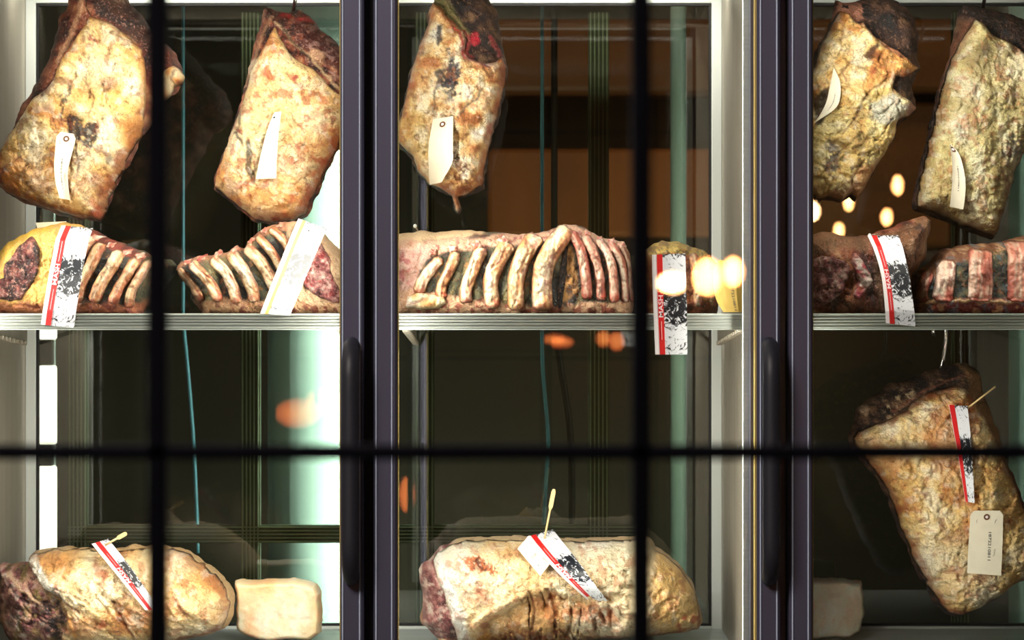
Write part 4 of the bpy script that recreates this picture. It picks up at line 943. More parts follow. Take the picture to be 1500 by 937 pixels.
# ---- F: far left rib piece
t, pc = meat('beef_rib_rack', 0.24, (110, 458), 'yellow-fat rib rack with dark eye of meat, far left on the shelf', zmin=ZS)
F_out = [(-20,392),(0,378),(17,354),(34,345),(53,337),(79,328),(96,325),(112,328),(130,333),(149,343),(165,351),(181,357),(199,364),(213,366),(222,374),(240,378),(251,380),(258,389),(254,402),(241,421),(230,440),(221,454),(216,476),(-20,476)]
pc.layer('body', F_out, .13, 34, [mottle('gap', 14, 5, 203, ang=1.95, stretch=3, bias=-.12), lumps(3, 16, 204), 
   blot([(-30,470),(-30,370),(50,325),(130,322),(118,350),(120,470)], (236,190,104), soft=3, warp=4, strength=.95), wrinkle(3, 22, 206, (190,120,50), thr=.86, strength=.6, poly=[(-20,470),(-20,370),(60,325),(130,325),(115,460)]),
   blot([(-20,380),(20,350),(50,336),(90,326),(80,340),(48,352),(24,380),(-10,420)], (240,196,70), soft=4, warp=6, strength=.75),
   blot([(-30,436),(10,440),(70,446),(230,444),(230,470),(-30,470)], (196,118,84), soft=4, warp=5, strength=.9), specks((110,30,26), 8, .55, .85, 207, poly=[(-20,440),(230,446),(230,470),(-20,470)]),
   blot([(132,336),(170,352),(222,374),(222,384),(190,374),(160,362),(132,350)], (150,66,56), soft=2, warp=4, strength=.85), specks((60,20,20), 7, .6, .8, 208, poly=[(132,336),(222,374),(222,384),(160,366)]), 
   blot([(0,395),(16,384),(12,420),(4,446),(-20,450),(-20,410)], (56,26,24), soft=3, warp=5, strength=.85)], M['fat'], t, seed=201, tb=.12, rough=2)
pc.layer('lean_eye', [(62,349),(70,356),(77,368),(77,388),(73,404),(66,417),(58,428),(52,440),(34,442),(18,438),(12,426),(14,413),(26,408),(25,398),(29,386),(40,374),(47,362)], .006, 5, [mottle('lean', 9, 5, 211, bias=-.05), lumps(2, 9, 212), specks((176,130,120), 5, .68, .7, 213), specks((12,6,8), 8, .6, .7, 214)], M['lean'], t, cell=1.5, rough=1.5, seed=210, back=True)
add_ribs(pc, t, [[(146,352),(136,380),(125,412),(120,438)],[(160,362),(152,385),(138,412),(130,440)],[(187,372),(180,392),(164,418),(155,441)],[(211,383),(203,402),(190,424),(181,443)],[(229,386),(220,404),(207,428),(203,448)]], [12,17,18,16,13], [12,16,17,15,12], .012, seed=220)
for k, (a, b) in enumerate(((150,350),(172,360),(196,370),(214,376))): knob(pc, t, a, b, 6, 230+k, c=(150,70,60))
cardF = Card([(82,328),(77,380),(66,475)], [(130,333),(124,390),(114,480)], lambda x, y: np.interp(np.atleast_1d(y).astype(float), [325, 350, 400, 455, 485], [.145, .092, .062, .043, .039]), .08)
printed_strip(cardF, 'printed strip with red band over the far left rib rack', red=(.13, .30))
# curled paper behind the strip
cc = Card([(52,336),(58,334),(64,331)], [(56,340),(88,331),(99,325)], lambda x, y: np.full(np.size(x), .20), .2)
def simple_tag(pts_l, pts_r, Yf, Yr, label, mat='paper', **k):
    return hang_tag(Card(pts_l, pts_r, Yf, Yr, **k), label, num=None, ring=False, scrawl=False, mat=mat)
simple_tag([(52,326),(56,340)], [(97,324),(92,334)], lambda x, y: np.full(np.size(x), .232), .23, 'folded cream tag at the top of the far left ribs')

# ---- G: second rib piece
t, pc = meat('beef_rib_rack', 0.25, (400, 458), 'short rib rack rising to the right beneath the second hanging loin', zmin=ZS)
G_out = [(259,396),(262,388),(268,382),(291,376),(310,373),(332,369),(347,361),(358,364),(366,354),(374,346),(385,337),(402,328),(416,325),(430,324),(455,330),(473,338),(486,354),(500,366),(520,380),(522,476),(303,476),(292,450),(279,438),(279,426),(268,409)]
pc.layer('body', G_out, .11, 30, [mottle('gap', 14, 5, 243, ang=.95, stretch=3, bias=-.12), lumps(3, 16, 244), wrinkle(2, 14, 245, (20,18,16), ang=.95, stretch=4, strength=.6),
   blot([(255,400),(290,372),(345,358),(374,342),(402,325),(430,322),(432,336),(400,344),(366,366),(340,374),(300,384),(268,396)], (196,140,108), soft=3, warp=5, strength=.9), specks((90,26,28), 8, .56, .85, 246, poly=[(262,396),(346,360),(402,326),(432,330),(400,344),(345,372),(268,392)]),
   blot([(276,436),(310,441),(380,440),(430,434),(470,430),(525,440),(525,470),(280,470)], (226,176,132), soft=3, warp=5, strength=.92), specks((120,26,24), 7, .55, .85, 247, poly=[(290,446),(420,446),(520,440),(520,470),(300,470)]),
   blot([(428,322),(470,332),(525,370),(525,450),(440,440),(430,400)], (232,196,156), soft=4, warp=5, strength=.95), wrinkle(2.5, 14, 248, (176,90,60), thr=.86, strength=.5, poly=[(435,330),(520,370),(520,450),(440,440)])], M['fat'], t, seed=241, tb=.12, rough=2.2)
pc.layer('lean_eye', [(472,352),(480,366),(490,384),(491,400),(500,420),(512,446),(494,444),(476,436),(456,424),(448,410),(452,380),(462,360)], .006, 5, [mottle('leanpink', 8, 5, 251, bias=-.04), lumps(1.5, 8, 252), specks((150,30,34), 6, .62, .7, 253)], M['lean'], t, cell=1.5, seed=250, back=True)
add_ribs(pc, t, [[(272,398),(282,412),(296,428),(304,440)],[(290,388),(306,402),(320,420),(330,440)],[(320,382),(338,398),(350,420),(356,442)],[(344,372),(362,392),(376,418),(382,440)],[(368,364),(386,380),(402,404),(412,428)],[(386,350),(404,368),(420,396),(428,424)],[(404,338),(424,356),(438,384),(444,410)]], [13,14,15,17,17,12,12], [15,15,15,17,16,12,12], .012, seed=260)
for k, (a, b) in enumerate(((300,378),(322,372),(348,366),(372,354),(392,338),(414,330),(280,384))): knob(pc, t, a, b, 7, 270+k, c=(170,60,60))
YG = lambda x, y: np.interp(np.atleast_1d(y).astype(float), [318, 360, 400, 455, 475], [.150, .115, .085, .046, .040])
cardG = Card([(433,318),(418,360),(385,459)], [(476,333),(462,370),(428,462)], YG, .09)
printed_strip(cardG, 'printed strip with band and print paled to mimic glare on the second rib rack', red=(.15, .27), mat='printpale', redmat='paleorange', letters=False, hole=(.48, .10, .0035))

# ---- H: long central rib rack
t, pc = meat('beef_rib_rack', 0.25, (760, 458), 'long rib rack with open gap between bones, middle of the shelf', zmin=ZS)
H_out = [(562,345),(583,342),(606,340),(623,337),(640,341),(661,337),(680,338),(702,338),(737,341),(760,343),(778,341),(796,338),(813,334),(826,328),(838,330),(851,332),(866,338),(877,346),(889,349),(902,351),(915,353),(922,373),(926,400),(927,476),(562,476)]
pc.layer('body', H_out, .10, 30, [mottle('gap', 13, 5, 303, ang=1.85, stretch=3.5, bias=-.08), lumps(2.5, 14, 304), wrinkle(2.5, 12, 305, (16,14,14), ang=1.85, stretch=4, strength=.6),
   blot([(560,335),(640,335),(700,336),(716,344),(680,350),(640,354),(600,356),(560,360)], (236,204,160), soft=3, warp=3, strength=.95), blot([(560,352),(620,356),(700,346),(790,340),(826,326),(890,346),(925,352),(926,376),(880,366),(836,346),(800,352),(730,362),(640,374),(600,385),(560,400)], (226,180,150), soft=3, warp=4, strength=.9),
   specks((130,40,44), 7, .58, .8, 306, poly=[(600,360),(700,350),(826,330),(925,354),(922,376),(836,350),(700,366),(620,378)]), blot([(700,344),(722,342),(716,348),(680,352)], (50,30,30), soft=2, warp=3, strength=.8),
   blot([(560,360),(604,362),(634,364),(620,390),(612,420),(624,440),(560,462)], (236,190,172), soft=5, warp=6, strength=.92), specks((196,90,92), 8, .56, .7, 307, poly=[(560,370),(610,370),(600,440),(560,455)]),
   blot([(560,430),(620,426),(660,434),(720,442),(790,450),(830,446),(926,440),(930,470),(560,470)], (232,186,148), soft=3, warp=5, strength=.92), specks((150,40,34), 7, .58, .8, 308, poly=[(600,432),(800,450),(926,440),(926,465),(600,465)]),
   blot([(828,356),(836,370),(842,400),(846,430),(822,444),(820,400)], (206,150,84), soft=3, warp=4, strength=.9), specks((50,26,18), 7, .54, .9, 309, poly=[(828,356),(846,430),(824,440),(820,400)])], M['fat'], t, seed=301, tb=.12, rough=1.8)
add_ribs(pc, t, [[(646,382),(634,396),(622,412),(616,428)],[(670,374),(660,396),(650,418),(648,436)],[(706,368),(694,396),(684,424),(684,442)],[(744,360),(730,384),(720,414),(722,450)],[(784,348),(766,378),(756,412),(757,452)]], [15,15,18,22,24], [17,15,17,20,22], .016, pal='bone', seed=320)
add_ribs(pc, t, [[(830,338),(808,366),(794,402),(794,452)]], [26], [26], .020, seed=330, wm=30)
pc.layer('dark_gap', stroke([(828,360),(824,392),(820,424),(818,452)], 5, 6, 11), .002, 4, [mottle('crust', 10, 3, 335, bias=-.4)], M['crust'], t, cell=1.4, seed=335, back=True, keep=False, rough=.8)
add_ribs(pc, t, [[(836,344),(848,368),(855,400),(858,436)],[(857,350),(868,376),(876,406),(878,438)],[(876,354),(890,380),(895,410),(897,440)],[(892,358),(906,382),(912,410),(914,440)],[(908,362),(919,386),(922,412),(924,440)]], [14,13,13,12,8], [15,14,13,12,8], .012, pal='bonepink', seed=340)
for k, (a, b, r) in enumerate(((637,371,6.5),(666,366,7.5),(699,361,7.5),(738,354,8),(780,347,8),(826,338,7),(860,343,6),(878,350,6),(896,354,7),(910,360,7))): knob(pc, t, a, b, r, 350+k)
pc.layer('fat_flap', [(600,436),(614,428),(632,430),(652,434),(656,444),(644,452),(620,455),(598,450)], .014, 8, [mottle('fatcream', 12, 4, 361, bias=.05), lumps(2, 10, 362), line([(600,446),(622,440),(634,430)], 2, (206,120,100), -1.5, .7)], M['fat'], t, seed=360, back=True, keep=False, rough=1)
# pin stuck in its back
def pin(a, b, Y, label, r=.0009, head=.0028):
    A = Vector(P(*a, Y)); B = Vector(P(*b, Y-.01)); t_ = thing('steel_pin', tuple(A), label, 'pin')
    MB().tube([A, B], r, 6).build('shaft', M['chrome'], t_, smooth=True); MB().ellipsoid(B, head, head, head*1.2, 10, 8).build('head', M['white'], t_, smooth=True)
pin((614,341), (608,331), .25, 'small white-headed pin in the back of the long rib rack')

# ---- I: piece behind the hanging strip, right end of middle shelf
t, pc = meat('beef_rib_end', 0.27, (1000, 458), 'yellow-topped beef piece at the right end of the middle shelf', zmin=ZS)
I_out = [(938,366),(949,364),(958,356),(970,350),(982,354),(994,354),(1008,359),(1020,362),(1030,366),(1038,373),(1048,384),(1052,410),(1052,440),(1050,476),(938,476)]
pc.layer('body', I_out, .09, 34, [mottle('fatwarm', 18, 5, 403, bias=-.25), lumps(3, 16, 404), blot([(944,364),(970,346),(1000,352),(1040,370),(1040,384),(1000,372),(950,376)], (196,170,84), soft=3, warp=4, strength=.9), specks((90,60,30), 7, .58, .7, 405), blot([(938,376),(1050,392),(1050,465),(938,465)], (112,58,34), soft=6, warp=6, strength=.6), wrinkle(3, 14, 406, (50,26,16), strength=.7)], M['fat'], t, seed=401, tb=.1, rough=2)
add_ribs(pc, t, [[(1012,376),(1016,400),(1018,430),(1018,446)],[(1034,382),(1038,404),(1040,430),(1040,446)]], 13, 13, .010, seed=410)
printed_strip(Card([(955,373),(957,450),(960,519)], [(1004,371),(1006,450),(1007,519)], lambda x, y: np.full(np.size(x), .040), .04), 'long printed strip with red band hanging over the middle shelf edge', red=(.14, .31))
cy = Card([(1055,380),(1048,392),(1047,420),(1051,440),(1060,457)], [(1056,380),(1092,394),(1093,420),(1093,440),(1093,457)], lambda x, y: np.interp(np.atleast_1d(x).astype(float), [1045, 1060, 1080, 1095], [.11, .085, .075, .08]), .08)
hang_tag(cy, 'curled yellow tag at the right end of the middle shelf', mat='yellowpaper', ring=False, numpos=(.55, .55, .97), scrawl=False)

# ---- J: right cabinet, left rib piece
t, pc = meat('beef_rib_rack', 0.25, (1260, 456), 'brown dried rib piece with a raised tip, left on the right cabinet shelf', zmin=ZS)
J_out = [(1172,350),(1191,344),(1204,340),(1217,340),(1228,344),(1238,346),(1256,347),(1273,344),(1288,338),(1301,335),(1316,328),(1330,325),(1342,319),(1354,315),(1362,322),(1359,345),(1352,382),(1342,396),(1333,404),(1334,476),(1172,476)]
pc.layer('body', J_out, .10, 36, [mottle('side', 18, 5, 423, bias=-.05, ang=1.6, stretch=2), lumps(4, 20, 424), wrinkle(3.5, 18, 425, (26,14,10), ang=1.3, stretch=3, strength=.8), blot([(1172,340),(1230,340),(1270,350),(1262,372),(1230,366),(1190,376),(1172,376)], (150,112,80), soft=4, warp=5, strength=.7),
   blot([(1268,390),(1280,350),(1330,326),(1358,316),(1356,380),(1334,400),(1330,465),(1276,465)], (110,76,46), soft=4, warp=4, strength=.8), line([(1340,330),(1334,360),(1326,400)], 3, (60,36,22), -3, .8), line([(1350,326),(1346,360),(1340,390)], 3, (176,140,96), 1, .6), line([(1290,350),(1290,400),(1284,450)], 3, (50,30,20), -3, .7),
   spot(1338,334,7,5,(50,26,20), soft=2, strength=.8, warp=4), spot(1200,344,16,6,(206,150,110), soft=3, strength=.7)], M['lean'], t, seed=421, tb=.1, rough=2)
pc.layer('lean_eye', [(1176,384),(1196,376),(1214,378),(1228,384),(1236,396),(1230,414),(1222,432),(1206,444),(1190,452),(1176,454)], .007, 6, [mottle('leanpink', 9, 5, 431, bias=-.12), lumps(1.6, 8, 432), specks((206,170,150), 6, .66, .7, 433), specks((90,20,34), 9, .6, .6, 434)], M['lean'], t, cell=1.5, seed=430, back=True)
pc.layer('fat_streak', [(1240,372),(1254,384),(1262,400),(1268,412),(1258,424),(1246,440),(1240,432),(1246,412),(1240,396),(1236,384)], .010, 6, [mottle('leanpink', 8, 4, 441, bias=.25), lumps(2, 7, 442), specks((190,60,80), 7, .58, .7, 443)], M['fat'], t, cell=1.4, seed=440, back=True)
cardJ = Card([(1278,343),(1290,400),(1293,473)], [(1324,343),(1331,400),(1336,478)], lambda x, y: np.interp(np.atleast_1d(y).astype(float), [335, 360, 400, 455, 480], [.160, .112, .078, .044, .040]), .08)
printed_strip(cardJ, 'printed strip with red band on the brown rib piece in the right cabinet', red=(.13, .30))
pin((1288,342), (1274,345), .155, 'white-headed pin above the strip in the right cabinet')
pick([(1298,349),(1291,353)], (.14, .135), .0016, 'flat yellow pick through the strip in the right cabinet')
a_ = Vector(P(1290, 353, .135)); 
# ---- K: right cabinet, right rib piece
t, pc = meat('beef_rib_rack', 0.25, (1430, 456), 'broad-boned rib rack with grey-blue gaps at the right edge of the shelf', zmin=ZS)
K_out = [(1335,404),(1350,394),(1364,383),(1372,370),(1380,364),(1393,363),(1405,360),(1420,358),(1435,356),(1450,357),(1463,355),(1480,350),(1500,346),(1540,342),(1545,476),(1338,476)]
pc.layer('body', K_out, .10, 34, [mottle('gap', 12, 5, 453, bias=-.14), lumps(3, 14, 454), blot([(1335,404),(1372,366),(1405,358),(1500,344),(1545,340),(1545,356),(1470,366),(1420,378),(1380,390),(1345,412)], (130,84,60), soft=3, warp=4, strength=.9), specks((200,160,120), 6, .64, .7, 455, poly=[(1340,400),(1400,360),(1540,344),(1540,360),(1400,380)]),
   blot([(1336,440),(1350,442),(1420,438),(1545,440),(1545,470),(1336,470)], (120,30,26), soft=2, warp=4, strength=.95), line([(1336,446),(1370,441),(1410,440),(1450,443),(1500,441),(1540,442)], 4, (232,190,140), 3, .9), specks((230,170,120), 10, .60, .7, 456, poly=[(1336,446),(1545,444),(1545,465),(1336,465)]), specks((90,110,120), 10, .64, .6, 457)], M['fat'], t, seed=451, tb=.1, rough=1.8)
add_ribs(pc, t, [[(1352,402),(1346,416),(1343,428),(1342,440)],[(1376,386),(1374,402),(1370,420),(1368,440)],[(1424,370),(1422,392),(1422,414),(1421,440)],[(1482,358),(1480,384),(1480,412),(1480,440)],[(1530,350),(1530,384),(1528,412),(1528,440)]], [12,22,30,32,24], [12,26,32,36,24], .010, pal='bonepink', seed=460)

# ================================================================== LOWER FLOOR
ZF = 0.9745
# ---- L: bottom left loin
YL = 0.46
t, pc = meat('beef_loin', YL, (180, 930), 'whole beef loin with ragged dark cut end, lying at the bottom left', zmin=ZF)
L_out = [(4,824),(21,824),(44,822),(47,810),(57,805),(70,802),(88,800),(126,801),(160,802),(183,802),(195,798),(220,799),(242,800),(262,801),(275,805),(288,814),(298,822),(320,836),(337,855),(344,876),(342,898),(329,921),(297,931),(243,940),(180,946),(105,950),(30,948),(14,930),(6,908),(3,885)]
pc.layer('body', L_out, .15, 62, [mottle('leanpink', 9, 5, 503, bias=-.04, contrast=1.4), lumps(5, 18, 504), wrinkle(5, 16, 505, (14,8,8), ang=.75, stretch=2.5, strength=.8), specks((232,180,150), 8, .62, .8, 506), specks((150,130,60), 12, .66, .6, 507),
   line([(22,832),(44,848),(64,862),(84,880)], 5, (236,196,160), 3, .9), line([(18,838),(40,856),(60,872)], 4, (90,60,64), -3, .8), blot([(2,850),(12,840),(10,880),(20,910),(10,912),(2,890)], (150,120,60), soft=3, warp=6, strength=.6), spot(34,884,12,22,(96,50,46), soft=3, warp=3, strength=.8), blot([(76,872),(108,868),(116,890),(104,926),(92,920),(84,890)], (30,24,26), soft=3, warp=4, strength=.85, brk=.3), blot([(50,790),(360,790),(360,960),(112,960),(118,890),(100,850),(60,822)], (216,176,122), soft=4, warp=4)], M['lean'], t, seed=501, tb=.13, rough=2.2)
fatL = [(49,812),(58,807),(70,804),(88,802),(126,803),(160,804),(183,804),(195,800),(220,801),(242,802),(262,803),(275,807),(288,816),(298,824),(318,838),(335,857),(341,876),(339,898),(326,918),(296,928),(243,935),(180,940),(104,942),(106,926),(116,905),(117,884),(110,866),(96,856),(82,848),(72,836),(62,826),(52,820)]
pc.layer('fat_cap', fatL, .016, 11, [mottle('fatwarm', 44, 6, 511, bias=.22, contrast=.75, ang=.3, stretch=1.8), lumps(4.5, 50, 512), lumps(1.3, 10, 513), wrinkle(2.5, 46, 514, (176,100,50), thr=.9, strength=.4, ang=.5, stretch=2.5),
   blot([(48,812),(60,806),(76,816),(92,838),(108,852),(116,866),(112,880),(100,862),(84,852),(70,840),(58,828)], (255,248,232), soft=2.5, warp=3, strength=.95), spot(140,905,26,18,(190,120,60), soft=7, warp=9, strength=.6), line([(112,878),(124,900),(128,924)], 6, (226,150,66), 2, .7), line([(186,868),(200,896),(212,926)], 4, (146,76,46), -5, .7), line([(190,872),(206,900),(214,930)], 3, (240,214,176), 2, .6),
   line([(120,872),(126,876),(138,882)], 3, (120,36,20), -2, .85), line([(101,846),(104,849)], 2.6, (120,30,16), -1.5, .85), spot(172,902,6,4,(180,50,30), soft=2, strength=.7), blot([(148,806),(170,826),(176,834),(166,836),(152,820)], (150,70,40), soft=3, warp=5, strength=.7), blot([(184,806),(228,803),(232,880),(220,926),(206,880)], (206,190,150), soft=10, warp=8, strength=.5),
   blot([(236,804),(276,808),(300,840),(270,846),(240,830)], (206,130,80), soft=8, warp=10, strength=.5, brk=.42), line([(268,862),(276,874),(288,886)], 4, (150,60,44), -3, .7), line([(252,880),(254,902),(250,916)], 4, (140,96,50), -3, .7), rim((170,96,50), 11, .65, xmin=240), rim((130,50,30), 7, .6, ymin=900, brk=.45), specks((170,90,50), 13, .7, .5, 515)], M['fat'], t, seed=502, back=True)
cardL = Card([(135,796),(178,838),(225,884)], [(160,788),(200,829),(246,882)], fitY(pc, [(140,806),(178,838),(225,884)], [(165,806),(200,829),(240,880)], order=1), .36)
printed_strip(cardL, 'printed strip with red band slanting over the bottom left loin', red=(.22, .50))
yq = float(cardL.Yf(150., 795.)[0])
pick([(154,798),(172,788)], (yq-.006, yq-.012), .0016, 'flat-headed wooden pick through the strip at the bottom left', paddle=(.018, .0034))

# ---- M: bottom centre loin
YM = 0.50
t, pc = meat('beef_loin', YM, (820, 930), 'great pale beef loin with folded fat, lying at the bottom of the middle bay', zmin=ZF)
M_out = [(645,801),(656,795),(668,790),(684,787),(724,785),(766,784),(800,786),(848,788),(880,786),(910,786),(946,784),(953,788),(959,800),(972,806),(988,820),(1000,832),(1011,847),(1018,860),(1022,875),(1028,906),(1022,918),(1000,924),(978,927),(913,932),(850,936),(799,940),(710,942),(660,942),(642,934),(630,920),(619,912),(614,902),(618,890),(619,873),(617,855),(614,834),(619,826),(632,814),(640,806)]
pc.layer('body', M_out, .16, 58, [mottle('leanpink', 8, 5, 523, bias=-.02, contrast=1.1), lumps(3, 12, 524), specks((110,36,44), 7, .62, .7, 525), specks((240,214,196), 6, .66, .7, 526), line([(616,880),(618,900),(622,912)], 5, (214,150,80), 2, .6),
   blot([(676,770),(1040,770),(1040,950),(690,950),(672,900),(664,860),(652,820)], (226,196,150), soft=4, warp=4),
   fold([(714,890),(730,880),(762,864),(800,856),(850,866),(896,880),(908,892),(880,950),(700,950)], -18, 9), line([(700,900),(714,888),(736,877),(764,861)], 14, None, 9), wrinkle(9, 18, 536, None, ang=1.6, stretch=3.2, poly=[(765,850),(890,862),(908,884),(870,935),(740,935),(750,890)])], M['lean'], t, seed=521, tb=.14, rough=1.8)
fatM = [(636,815),(642,806),(656,798),(668,792),(684,789),(724,787),(766,786),(800,788),(848,790),(880,788),(910,788),(946,786),(951,790),(957,802),(970,808),(986,822),(998,834),(1009,849),(1016,862),(1019,876),(1024,906),(1019,916),(1000,921),(978,924),(913,930),(850,934),(799,938),(710,940),(660,940),(640,931),(642,926),(672,927),(668,908),(663,888),(656,864),(646,842),(640,826)]
pc.layer('fat_cap', fatM, .018, 12, [mottle('fatcream', 50, 6, 531, bias=.12, contrast=.8, ang=.2, stretch=1.6), lumps(5, 46, 532), lumps(1.8, 11, 533), wrinkle(2.5, 44, 534, (190,120,66), thr=.9, strength=.4, ang=.3, stretch=2.2),
   blot([(634,812),(650,804),(664,840),(680,880),(690,935),(668,938),(660,880),(646,846)], (255,250,240), soft=5, warp=4, strength=.9), blot([(676,806),(690,802),(706,804),(716,812),(731,822),(728,830),(712,830),(696,824),(684,816)], (196,96,40), soft=2, warp=6, wscale=7, strength=.9, brk=.36, dh=-3), blot([(686,810),(700,806),(712,814),(726,824),(712,826),(698,820)], (84,26,14), soft=1.5, warp=6, wscale=6, strength=.9, brk=.5, dh=-2),
   line([(700,898),(714,886),(736,876),(762,862)], 12, (240,200,150), 3, .6), spot(712,900,6,8,(150,60,40), soft=3, warp=4, strength=.7), blot([(720,900),(760,880),(780,860),(820,880),(840,935),(720,938)], (206,150,86), soft=8, warp=9, strength=.6),
   wrinkle(3, 18, 536, (130,60,34), thr=.8, strength=.7, ang=1.6, stretch=3.2, poly=[(765,850),(890,862),(908,884),(870,935),(740,935),(750,890)]), blot([(800,862),(850,866),(900,880),(904,900),(860,898),(820,900)], (216,130,76), soft=6, warp=10, strength=.65, brk=.38), blot([(712,922),(770,912),(830,916),(880,926),(860,936),(720,938)], (150,50,36), soft=4, warp=8, wscale=8, strength=.8, brk=.45, dh=-2),
   blot([(832,800),(900,795),(948,792),(948,880),(924,928),(905,880),(870,846)], (222,212,176), soft=10, warp=9, strength=.6), wrinkle(5, 20, 538, (160,120,84), thr=.85, strength=.5, ang=.8, stretch=1.6, poly=[(890,800),(950,795),(950,920),(910,900)]), blot([(956,806),(990,826),(1014,860),(1020,910),(960,920),(948,860)], (232,190,112), soft=8, warp=8, strength=.55), blot([(980,900),(1000,888),(1026,886),(1026,898),(1000,908),(984,916)], (176,64,36), soft=3, warp=7, strength=.8, brk=.4),
   line([(700,840),(704,854),(716,866)], 5, (206,120,80), -3, .5), spot(704,846,5,8,(176,76,50), soft=4, warp=5, strength=.6), spot(758,846,6,6,(150,60,50), soft=3, warp=7, strength=.5, brk=.5), rim((170,86,50), 8, .55, ymin=900), line([(775,850),(782,880),(780,910)], 4, (120,60,34), -6, .7), line([(800,850),(812,880),(812,904)], 4, (140,74,40), -6, .7), spot(707,920,10,12,(236,160,66), soft=5, warp=5, strength=.7), specks((180,100,60), 12, .72, .5, 537)], M['fat'], t, seed=522, back=True)
YMf = fitY(pc, [(760,806),(790,836)], [(775,800),(805,824)], order=1)
tg = Card([(775,785),(758,803)][::1], [(806,822),(791,839)][::1], YMf, .36)
hang_tag(tg, 'cream tag partly under the printed strip on the great pale loin', num='187221', numpos=(.5, .3, .8), ring=False, scrawl=True)
cardM = Card([(772,788),(810,828),(862,878)], [(811,780),(848,822),(889,877)], fitY(pc, [(780,800),(810,828),(862,876)], [(816,800),(848,822),(887,874)], gap=.006), .36)
printed_strip(cardM, 'printed strip with red band across the great pale loin', red=(.14, .33))
yq = float(cardM.Yf(797., 790.)[0])
pick([(797,792),(806,745)], (yq-.002, yq-.004), .0016, 'tall wooden pick standing in the great pale loin', paddle=(.032, .0034))

# ---- salt blocks
M['salt'] = organic('salt_crystal', (240, 190, 150), 30, 0.35, (230, 180, 150), 30, .3, rough=.4, fine=.08, bump=.35, bscale=120, sss=.6)
def salt(poly, Y0, seed, label, pal='salt'):
    t_ = thing('salt_block', tuple(P((poly[0][0]+poly[2][0])/2, 932, Y0)*np.array([1, 1, 0])+np.array([0, 0, ZF])), label, 'salt block', 'salt blocks')
    pc_ = Piece(Y0, ZF); pc_.layer('block', poly, .045, 7, [mottle(pal, 40, 4, seed, bias=.05, ang=1.4, stretch=2), lumps(1.8, 30, seed+1), lumps(.8, 8, seed+2), line([(poly[0][0]+30, 850), (poly[0][0]+24, 930)], 24, (240,186,134), 0, .55 if pal == 'salt' else .1, soft=14)], M['salt'], t_, seed=seed, tb=.045, rough=2.0, cell=1.6)
    return t_
s1 = salt([(345,850),(353,848),(380,850),(434,846),(464,853),(469,862),(472,880),(473,926),(456,934),(383,936),(360,928),(347,920)], .545, 601, 'pink salt block beside the loin at the bottom of the left bay')
s2 = salt([(1166,850),(1192,846),(1215,846),(1245,848),(1262,850),(1265,872),(1263,905),(1258,925),(1240,932),(1200,935),(1166,934)], .545, 611, 'dull cream salt block beside the door frame at the bottom right', 'saltpale')

# ================================================================== WINDOW LATTICE IN FRONT AND ROOM LAMPS
YW = -2.5
wl = thing('window_lattice', (0, YW, 0.0), 'black iron window lattice, blurred, in the foreground of the photo', 'lattice')
def bx(name, a, b): MB().box((X_(a[0], YW), YW-.008, Z_(b[1], YW)), (X_(b[0], YW), YW+.008, Z_(a[1], YW)), .0015).build(name, M['iron'], wl)
for c in (-468, 231.5, 939, 1648): bx('upright_bar', (c-14.5, -1100), (c+14.5, 1980))
for c in (-700, 662, 1980): bx('cross_bar', (-600, c-11), (2100, c+11))

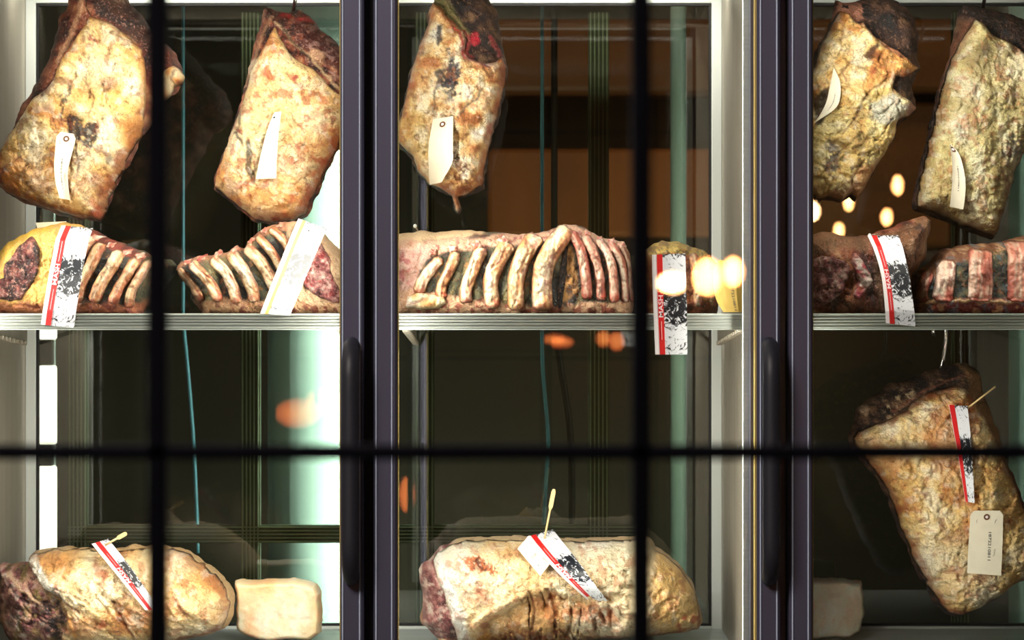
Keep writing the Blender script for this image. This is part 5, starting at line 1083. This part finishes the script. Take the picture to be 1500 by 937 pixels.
M['bulb'] = plain('glowing_amber_glass', (255, 200, 110), 0.4, emit=(255, 176, 70), estr=40)
M['bulbw'] = plain('glowing_pale_glass', (255, 220, 150), 0.4, emit=(255, 206, 120), estr=60)
M['bulbr'] = plain('glowing_orange_glass', (255, 120, 60), 0.4, emit=(255, 104, 40), estr=12)
M['brass'] = plain('dark_brass', (80, 60, 30), 0.35, 1.0)
YR = -6.2; GR = (-6.2+0.024)   # lamps stand behind the camera and show mirrored in the door glass
def bulb(name, core, edge, s0, s1):
    N = NT(name); lw = N.n('ShaderNodeLayerWeight', i_Blend=0.5); inv = N.n('ShaderNodeMapRange'); N.l(lw.outputs['Facing'], inv.inputs[0]); inv.inputs[3].default_value = 1; inv.inputs[4].default_value = 0
    mx = N.n('ShaderNodeMix', data_type='RGBA'); N.l(inv.outputs[0], mx.inputs[0]); mx.inputs[6].default_value = L4(edge); mx.inputs[7].default_value = L4(core)
    mr = N.n('ShaderNodeMapRange'); N.l(inv.outputs[0], mr.inputs[0]); mr.inputs[3].default_value = s1; mr.inputs[4].default_value = s0
    N.l(mx.outputs[2], N.b.inputs['Emission Color']); N.l(mr.outputs[0], N.b.inputs['Emission Strength']); return N.m
M['bulb'] = bulb('frosted_amber_bulb', (255, 206, 130), (255, 120, 30), 55, 3)
M['bulbw'] = bulb('frosted_pale_bulb', (255, 232, 180), (255, 150, 50), 70, 4)
M['bulbr'] = bulb('frosted_orange_bulb', (255, 140, 70), (255, 70, 20), 8, .6)
def room_lamp(px, py, rx, rz, mat, label, Y=YR):
    ym = -0.05-Y; s_ = (D+ym)/D/1000.0    # mirrored distance
    x = (px-750)*s_; z = ZC+(468.5-py)*s_; a, c = rx*s_, rz*s_
    t_ = thing('pendant_lamp', (x, Y, z), label, 'lamp')
    MB().ellipsoid((x, Y, z), a, a*.8, c, 20, 14).build('glass_shade', M[mat], t_, smooth=True)
    MB().tube([(x, Y, z+c), (x, Y, z+c+.03)], .012, 10).build('cap', M['brass'], t_, smooth=True)
    MB().tube([(x, Y, z+c+.03), (x, Y, 4.0)], .003, 6).build('cord', M['black'], t_, smooth=True)
room_lamp(1191, 309, 11, 15, 'bulbw', 'small pale lamp mirrored beside the right door frame')
room_lamp(1315, 271, 9, 15, 'bulb', 'small amber lamp mirrored highest in the right cabinet glass')
room_lamp(1299, 318, 9, 13, 'bulb', 'small amber lamp mirrored just above the right cabinet ribs')
room_lamp(985, 414, 26, 18, 'bulbw', 'broad pale lamp mirrored over the hanging printed strip')
room_lamp(1036, 405, 24, 30, 'bulb', 'amber lamp mirrored over the yellow-topped beef piece', Y=-6.0)
room_lamp(1074, 398, 18, 24, 'bulb', 'amber lamp mirrored over the curled yellow tag', Y=-5.8)
room_lamp(821, 501, 20, 9, 'bulbr', 'flat orange lamp mirrored below the middle shelf')
room_lamp(1169, 474, 9, 11, 'bulbr', 'small orange lamp mirrored at the right door frame')
room_lamp(903, 500, 12, 14, 'bulbr', 'dim orange lamp mirrored beside the foreground bar')
room_lamp(436, 605, 34, 22, 'bulbr', 'broad orange lamp mirrored low in the left bay')
room_lamp(596, 724, 12, 26, 'bulbr', 'tall orange lamp mirrored beside the middle door frame')
